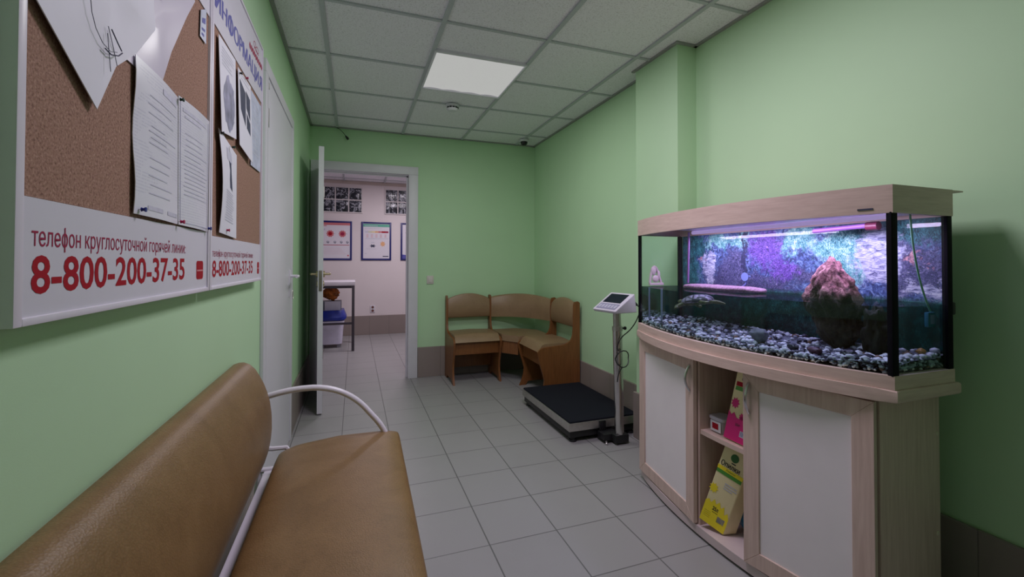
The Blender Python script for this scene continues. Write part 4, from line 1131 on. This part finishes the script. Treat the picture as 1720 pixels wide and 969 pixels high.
pcream = plain('cream carton', (.82, .74, .42), .45, var=.04); pyel = plain('yellow print', (.90, .76, .02), .45, var=.03); pgrn = plain('green print', (.08, .32, .04), .45)
pdg = plain('dark green print', (.03, .14, .03), .45); pblk = plain('black print', (.02, .02, .02), .45); pmag = plain('magenta print', (.66, .010, .19), .45, var=.04); pwht = plain('white print', (.74, .74, .80), .45); pbl = plain('blue grey print', (.16, .18, .36), .45)
kraft = plain('kraft carton', (.42, .33, .26), .6)
def flower(cu, cv, r, n=18, k=.22, a=.36): return [(cu+r*(1+k*(-1)**i)*math.cos(2*PI*i/n), cv+a*r*(1+k*(-1)**i)*math.sin(2*PI*i/n)) for i in range(n)]
def barcode(p, u0, u1, v0, v1):
    p.poly(pwht, rect(u0, v0, u1, v1))
    k = 0
    while k < 7: p.poly(pbl, rect(u0+(u1-u0)*(.08+k*.125), v0+.008, u0+(u1-u0)*(.08+k*.125+.07), v1-.004), .0007); k += 1
def draw_yellow(t, O, E, U, N):
    p = Pr(O, E, U, N)
    p.poly(pyel, [(.01, .01), (.99, .01), (.99, .20), (.90, .26), (.80, .22), (.72, .31), (.62, .27), (.52, .33), (.42, .28), (.32, .33), (.22, .27), (.12, .30), (.01, .27)])
    p.poly(pyel, flower(.14, .45, .15)); p.poly(pyel, rect(.01, .70, .99, .745)); p.poly(pgrn, rect(.02, .655, .98, .70))
    p.poly(pdg, [(.50+.15*math.cos(i*PI/12), .90+.05*math.sin(i*PI/12)) for i in range(24)]); p.poly(pblk, rect(.44, .825, .60, .838))
    p.text(pblk, 'Опилки', .08, .80, .755, .82); p.text(pblk, 'Опилки', .088, .808, .755, .82)
    p.text(pdg, 'Лимон', .34, .70, .712, .736)
    for i, (a, c) in enumerate(((.46, .92), (.46, .94), (.46, .80))): p.poly(GI, rect(a, .565-.03*i, c, .578-.03*i))
    p.text(pblk, '25л', .34, .56, .20, .25, .03); p.poly(pblk, rect(.36, .175, .58, .183))
    barcode(p, .60, .90, .09, .165)
    for i in range(4): p.poly(GI if i % 2 else pdg, rect(.08, .15-.022*i, .34, .156-.022*i))
    p.done('front_print', t)
pack('sawdust_pack', (1.362, 1.480, .082), (1.408, 1.398, .048), (.050, -.092, .338), (.058, -.012, 0), 1.0, pcream, 'yellow and cream sawdust pack leaning at the bottom of the cabinet niche', draw_yellow, .34)
def draw_pink(t, O, E, U, N):
    p = Pr(O, E, U, N)
    p.poly(pmag, [(.01, .01), (.99, .01), (.99, .36), (.90, .34), (.84, .40), (.72, .36), (.60, .38), (.50, .33), (.38, .34), (.26, .40), (.14, .36), (.01, .41)])
    p.poly(pmag, flower(.22, .53, .16, a=.42)); p.poly(pmag, flower(.62, .37, .12, a=.4))
    p.poly(M['red'], rect(.10, .77, .99, .83)); p.poly(pgrn, rect(.10, .71, .99, .765))
    p.text(pblk, 'Опилки', .30, 1.20, .845, .91); p.text(pblk, 'Опилки', .31, 1.21, .845, .91)
    for i in range(4): p.poly(pdg, rect(.62, .54+.025*i, .92, .551+.025*i))
    p.text(pblk, '25л', .40, .60, .23, .265, .02); barcode(p, .66, .96, .10, .18)
    p.done('front_print', t)
pack('sawdust_pack', (1.400, 1.386, .449), (1.400, 1.280, .449), (.012, -.062, .288), (.062, 0, 0), .62, pcream, 'magenta and cream sawdust pack leaning on the shelf of the cabinet niche', draw_pink, .29)
tb = thing('plastic_tub', 'small clear plastic tub with red label on the niche shelf', 'tub', (1.445, 1.436, .446))
def rrect(cx, cy, hx, hy, n=24, e=.5): return [(cx+hx*math.copysign(abs(math.cos(2*PI*i/n))**e, math.cos(2*PI*i/n)), cy+hy*math.copysign(abs(math.sin(2*PI*i/n))**e, math.sin(2*PI*i/n))) for i in range(n)]
b = B(); b.sweep([[(x, y, z) for x, y in rrect(1.445, 1.436, .036*k, .038*k)] for z, k in ((.4465, .82), (.448, .86), (.499, 1.0))]); obj('tub', b, milky('cloudy plastic', (.50, .48, .56), .75), tb)
b = B(); b.sweep([[(x, y, z) for x, y in rrect(1.445, 1.436, .038*k, .040*k)] for z, k in ((.499, 1.04), (.508, 1.04), (.510, .98))]); obj('lid', b, milky('cloudy lid', (.60, .58, .66), .8), tb)
b = B(); b.use(pwht); b.box(1.4085, 1.4105, 1.408, 1.462, .452, .494); b.use(M['red']); b.box(1.4080, 1.4086, 1.420, 1.452, .462, .486); obj('label', b, None, tb)
b = B(); b.ico((1.520, 1.372, .108), (.032, .046, .055), 4, .12, 2.5, seed=2)
single('blue_bag', b, plain('bright blue plastic', (.02, .24, .42), .35, var=.2), 'bright blue plastic bag behind the yellow sawdust pack', 'bag')

# ================================================================== BACK ROOM AND WALL FITTINGS
sw = thing('light_switch', 'small square light switch on the green wall beside the door frame', 'light switch', (.718, YB, .93))
obj('plate', B().box(.684, .752, YB-.010, YB, .930, 1.012, bev=.003), plain('beige switch plastic', (.62, .58, .54), .4), sw)
obj('rocker', B().box(.698, .738, YB-.016, YB-.009, .946, .996, bev=.003), plain('beige rocker', (.68, .64, .60), .35), sw)
so = thing('wall_socket', 'double white socket above the skirting of the back room', 'socket', (.272, YE, .36))
obj('plate', B().box(.236, .308, YE-.012, YE, .35, .46, bev=.004), M['white'], so)
for z in (.378, .432): obj('outlet', B().lathe([(0, 0), (.020, 0), (.020, .003), (0, .003)], (.272, YE-.012, z), 14, 'y'), plain('brown red outlet', (.16, .06, .05), .5), so)
ppaper = plain('poster paper', (.70, .68, .74), .4, var=.01)
navy = plain('navy picture frame', (.014, .016, .14), .4)
def poster_thing(x0, x1, label, draw):
    z0, z1 = 1.178, 1.786
    t = thing('framed_poster', label, 'poster', ((x0+x1)/2, YE, z0), 'framed posters in the back room')
    b = B(); fw = .028; b.box(x0, x0+fw, YE-.018, YE-.001, z0, z1, bev=.002); b.box(x1-fw, x1, YE-.018, YE-.001, z0, z1, bev=.002); b.box(x0+fw, x1-fw, YE-.018, YE-.001, z0, z0+fw, bev=.002); b.box(x0+fw, x1-fw, YE-.018, YE-.001, z1-fw, z1, bev=.002)
    obj('frame', b, navy, t)
    p = Pr(Vector((x0+fw, YE-.0135, z0+fw)), Vector((x1-x0-2*fw, 0, 0)), Vector((0, 0, z1-z0-2*fw)), Vector((0, -1, 0)))
    p.b.use(ppaper).box(x0+fw, x1-fw, YE-.013, YE-.002, z0+fw, z1-fw)
    draw(p); obj('printed_sheet', p.b, None, t, shade=False)
pk = plain('rose print', (.55, .16, .18), .5); orr = plain('orange print', (.72, .40, .20), .5); pgr2 = plain('teal green print', (.10, .42, .30), .5); pal = plain('pale rose print', (.66, .52, .56), .5)
def pd1(p):
    p.poly(pk, rect(.0, .93, 1, 1)); 
    for u, c in ((.28, M['red']), (.72, M['crimson'])):
        p.poly(pk, flower(u, .69, .13, 20, .10, .72)); p.poly(c, flower(u, .69, .075, 14, .15, .72), .0006); p.poly(GI, rect(u+.13, .68, u+.19, .70))
    for u in (.20, .45, .68, .90): p.poly(IK, flower(u, .455, .045, 10, .2, .8)); p.poly(GI, rect(u-.02, .44, u+.02, .50), .0007)
    p.poly(M['red'], rect(.04, .365, .97, .38)); p.poly(pk, rect(.9, .06, .96, .10)); p.poly(GI, rect(.05, .78, .10, .83)); p.poly(pk, rect(.03, .90, .15, .92))
    for i in range(5): p.poly(pal, rect(.06, .12+.04*i, .85-.05*i, .128+.04*i))
def pd2(p):
    p.poly(pgr2, rect(0, .91, 1, .99)); p.poly(GI, rect(.05, .86, .7, .87)); p.poly(GI, rect(.05, .93, .55, .945), .0008)
    for i, c in enumerate((GI, plain('pale olive print', (.60, .60, .44), .5), plain('pale yellow print', (.72, .62, .36), .5), orr, pk, M['red'], M['crimson'])): p.poly(c, rect(.06+.128*i, .74, .06+.128*(i+1), .79))
    for i in range(5): p.poly(pal, rect(.12+.17*i, .60, .20+.17*i, .70))
    p.poly(GI, rect(.08, .565, .95, .58)); p.poly(IK, flower(.36, .36, .10, 12, .3, .4)); p.poly(orr, flower(.74, .42, .09, 14, .25, .8)); p.poly(GI, rect(.3, .45, .42, .47))
    p.poly(GI, rect(.06, .13, .14, .15)); p.poly(IK, rect(.74, .05, .96, .075)); p.poly(GI, rect(.1, .27, .5, .28))
def pd3(p):
    p.poly(IK, flower(.28, .76, .13, 12, .35, .5)); p.poly(M['violet'], [(0, 0), (1, 0), (1, .12), (.4, .08), (0, .12)]); p.poly(IK, flower(.55, .14, .2, 12, .3, .4))
    for i in range(5): p.poly(GI, flower(.22, .62-.08*i, .04, 8, .3, .6))
poster_thing(-.50, -.044, 'navy framed poster with two red round diagrams in the back room', pd1)
poster_thing(.094, .552, 'navy framed poster with green top band in the back room', pd2)
poster_thing(.699, 1.157, 'navy framed poster cut off by the right door jamb', pd3)
tbl = thing('table', 'white topped table with dark metal legs in the back room', 'table', (-.6, 6.3, 0))
obj('table_top', B().box(-1.25, .006, 6.02, 6.72, .846, .895, bev=.003), plain('white table top', (.70, .66, .72), .4), tbl)
dm = plain('dark grey metal', (.07, .06, .075), .4, .3)
for x, y in ((-.016, 6.05), (-.016, 6.69), (-1.23, 6.05), (-1.23, 6.69)): obj('leg', B().box(x-.017, x+.017, y-.017, y+.017, 0, .846, bev=.002), dm, tbl)
obj('rail', B().box(-1.215, -.034, 6.04, 6.062, .345, .372), dm, tbl); obj('rail', B().box(-.027, -.005, 6.067, 6.673, .345, .372), dm, tbl)
obj('back_apron', B().box(-1.215, -.034, 6.04, 6.06, .812, .846), dm, tbl)
tub = thing('storage_tub', 'white plastic tub on the floor under the back room table', 'tub', (-.29, 6.5, 0))
def taper(z0, z1, k0, k1, cx, cy, hx, hy): return [[(x, y, z) for x, y in rrect(cx, cy, hx*k, hy*k, 28, .35)] for z, k in ((z0, k0), (z1, k1))]
obj('tub', B().sweep(taper(.05, .345, .88, 1.0, -.30, 6.5, .165, .19)), plain('lilac white plastic', (.62, .60, .74), .4), tub)
obj('rim', B().sweep(taper(.335, .36, 1.05, 1.06, -.30, 6.5, .165, .19)), plain('lilac white rim', (.66, .64, .76), .4), tub)
for x, y in ((-.40, 6.40), (-.20, 6.40), (-.40, 6.6), (-.20, 6.6)): obj('foot', B().box(x-.02, x+.02, y-.02, y+.02, 0, .051), plain('grey foot', (.3, .3, .35), .5), tub)
b = B(); r = []
for z, k in ((.361, 1.02), (.375, 1.16), (.41, 1.22), (.46, 1.12), (.50, 1.0)):
    r.append([(x+.012*noise.noise(Vector((i*.7, z*20, 1))), y, z+.012*noise.noise(Vector((i*.5, 2, 3)))*(z > .365)) for i, (x, y) in enumerate(rrect(-.30, 6.5, .165*k, .19*k, 28, .5))])
single('blue_liner', B().sweep(r), plain('deep blue plastic bag', (.012, .03, .30), .3, var=.3), 'deep blue plastic bag bulging on top of the white tub', 'bag')
bx = thing('grey_box', 'grey box with a pale lid on the blue bag in the back room', 'box', (-.30, 6.48, .51))
obj('carton', B().box(-.43, -.17, 6.36, 6.60, .513, .62, bev=.006), plain('dark grey box', (.12, .14, .19), .5), bx)
obj('sheet', B().box(-.375, -.175, 6.352, 6.3595, .50, .622, bev=.001), plain('pale lilac sheet', (.56, .56, .66), .4), bx)
b = B(); b.ico((-.30, 6.48, .722), (.10, .08, .088), 4, .35, 2.0, seed=6)
single('orange_bundle', b, plain('orange and brown cloth', (.34, .10, .012), .7, var=.75, vscale=16), 'orange brown cloth bundle on the grey box under the table', 'cloth bundle', sharp=60)
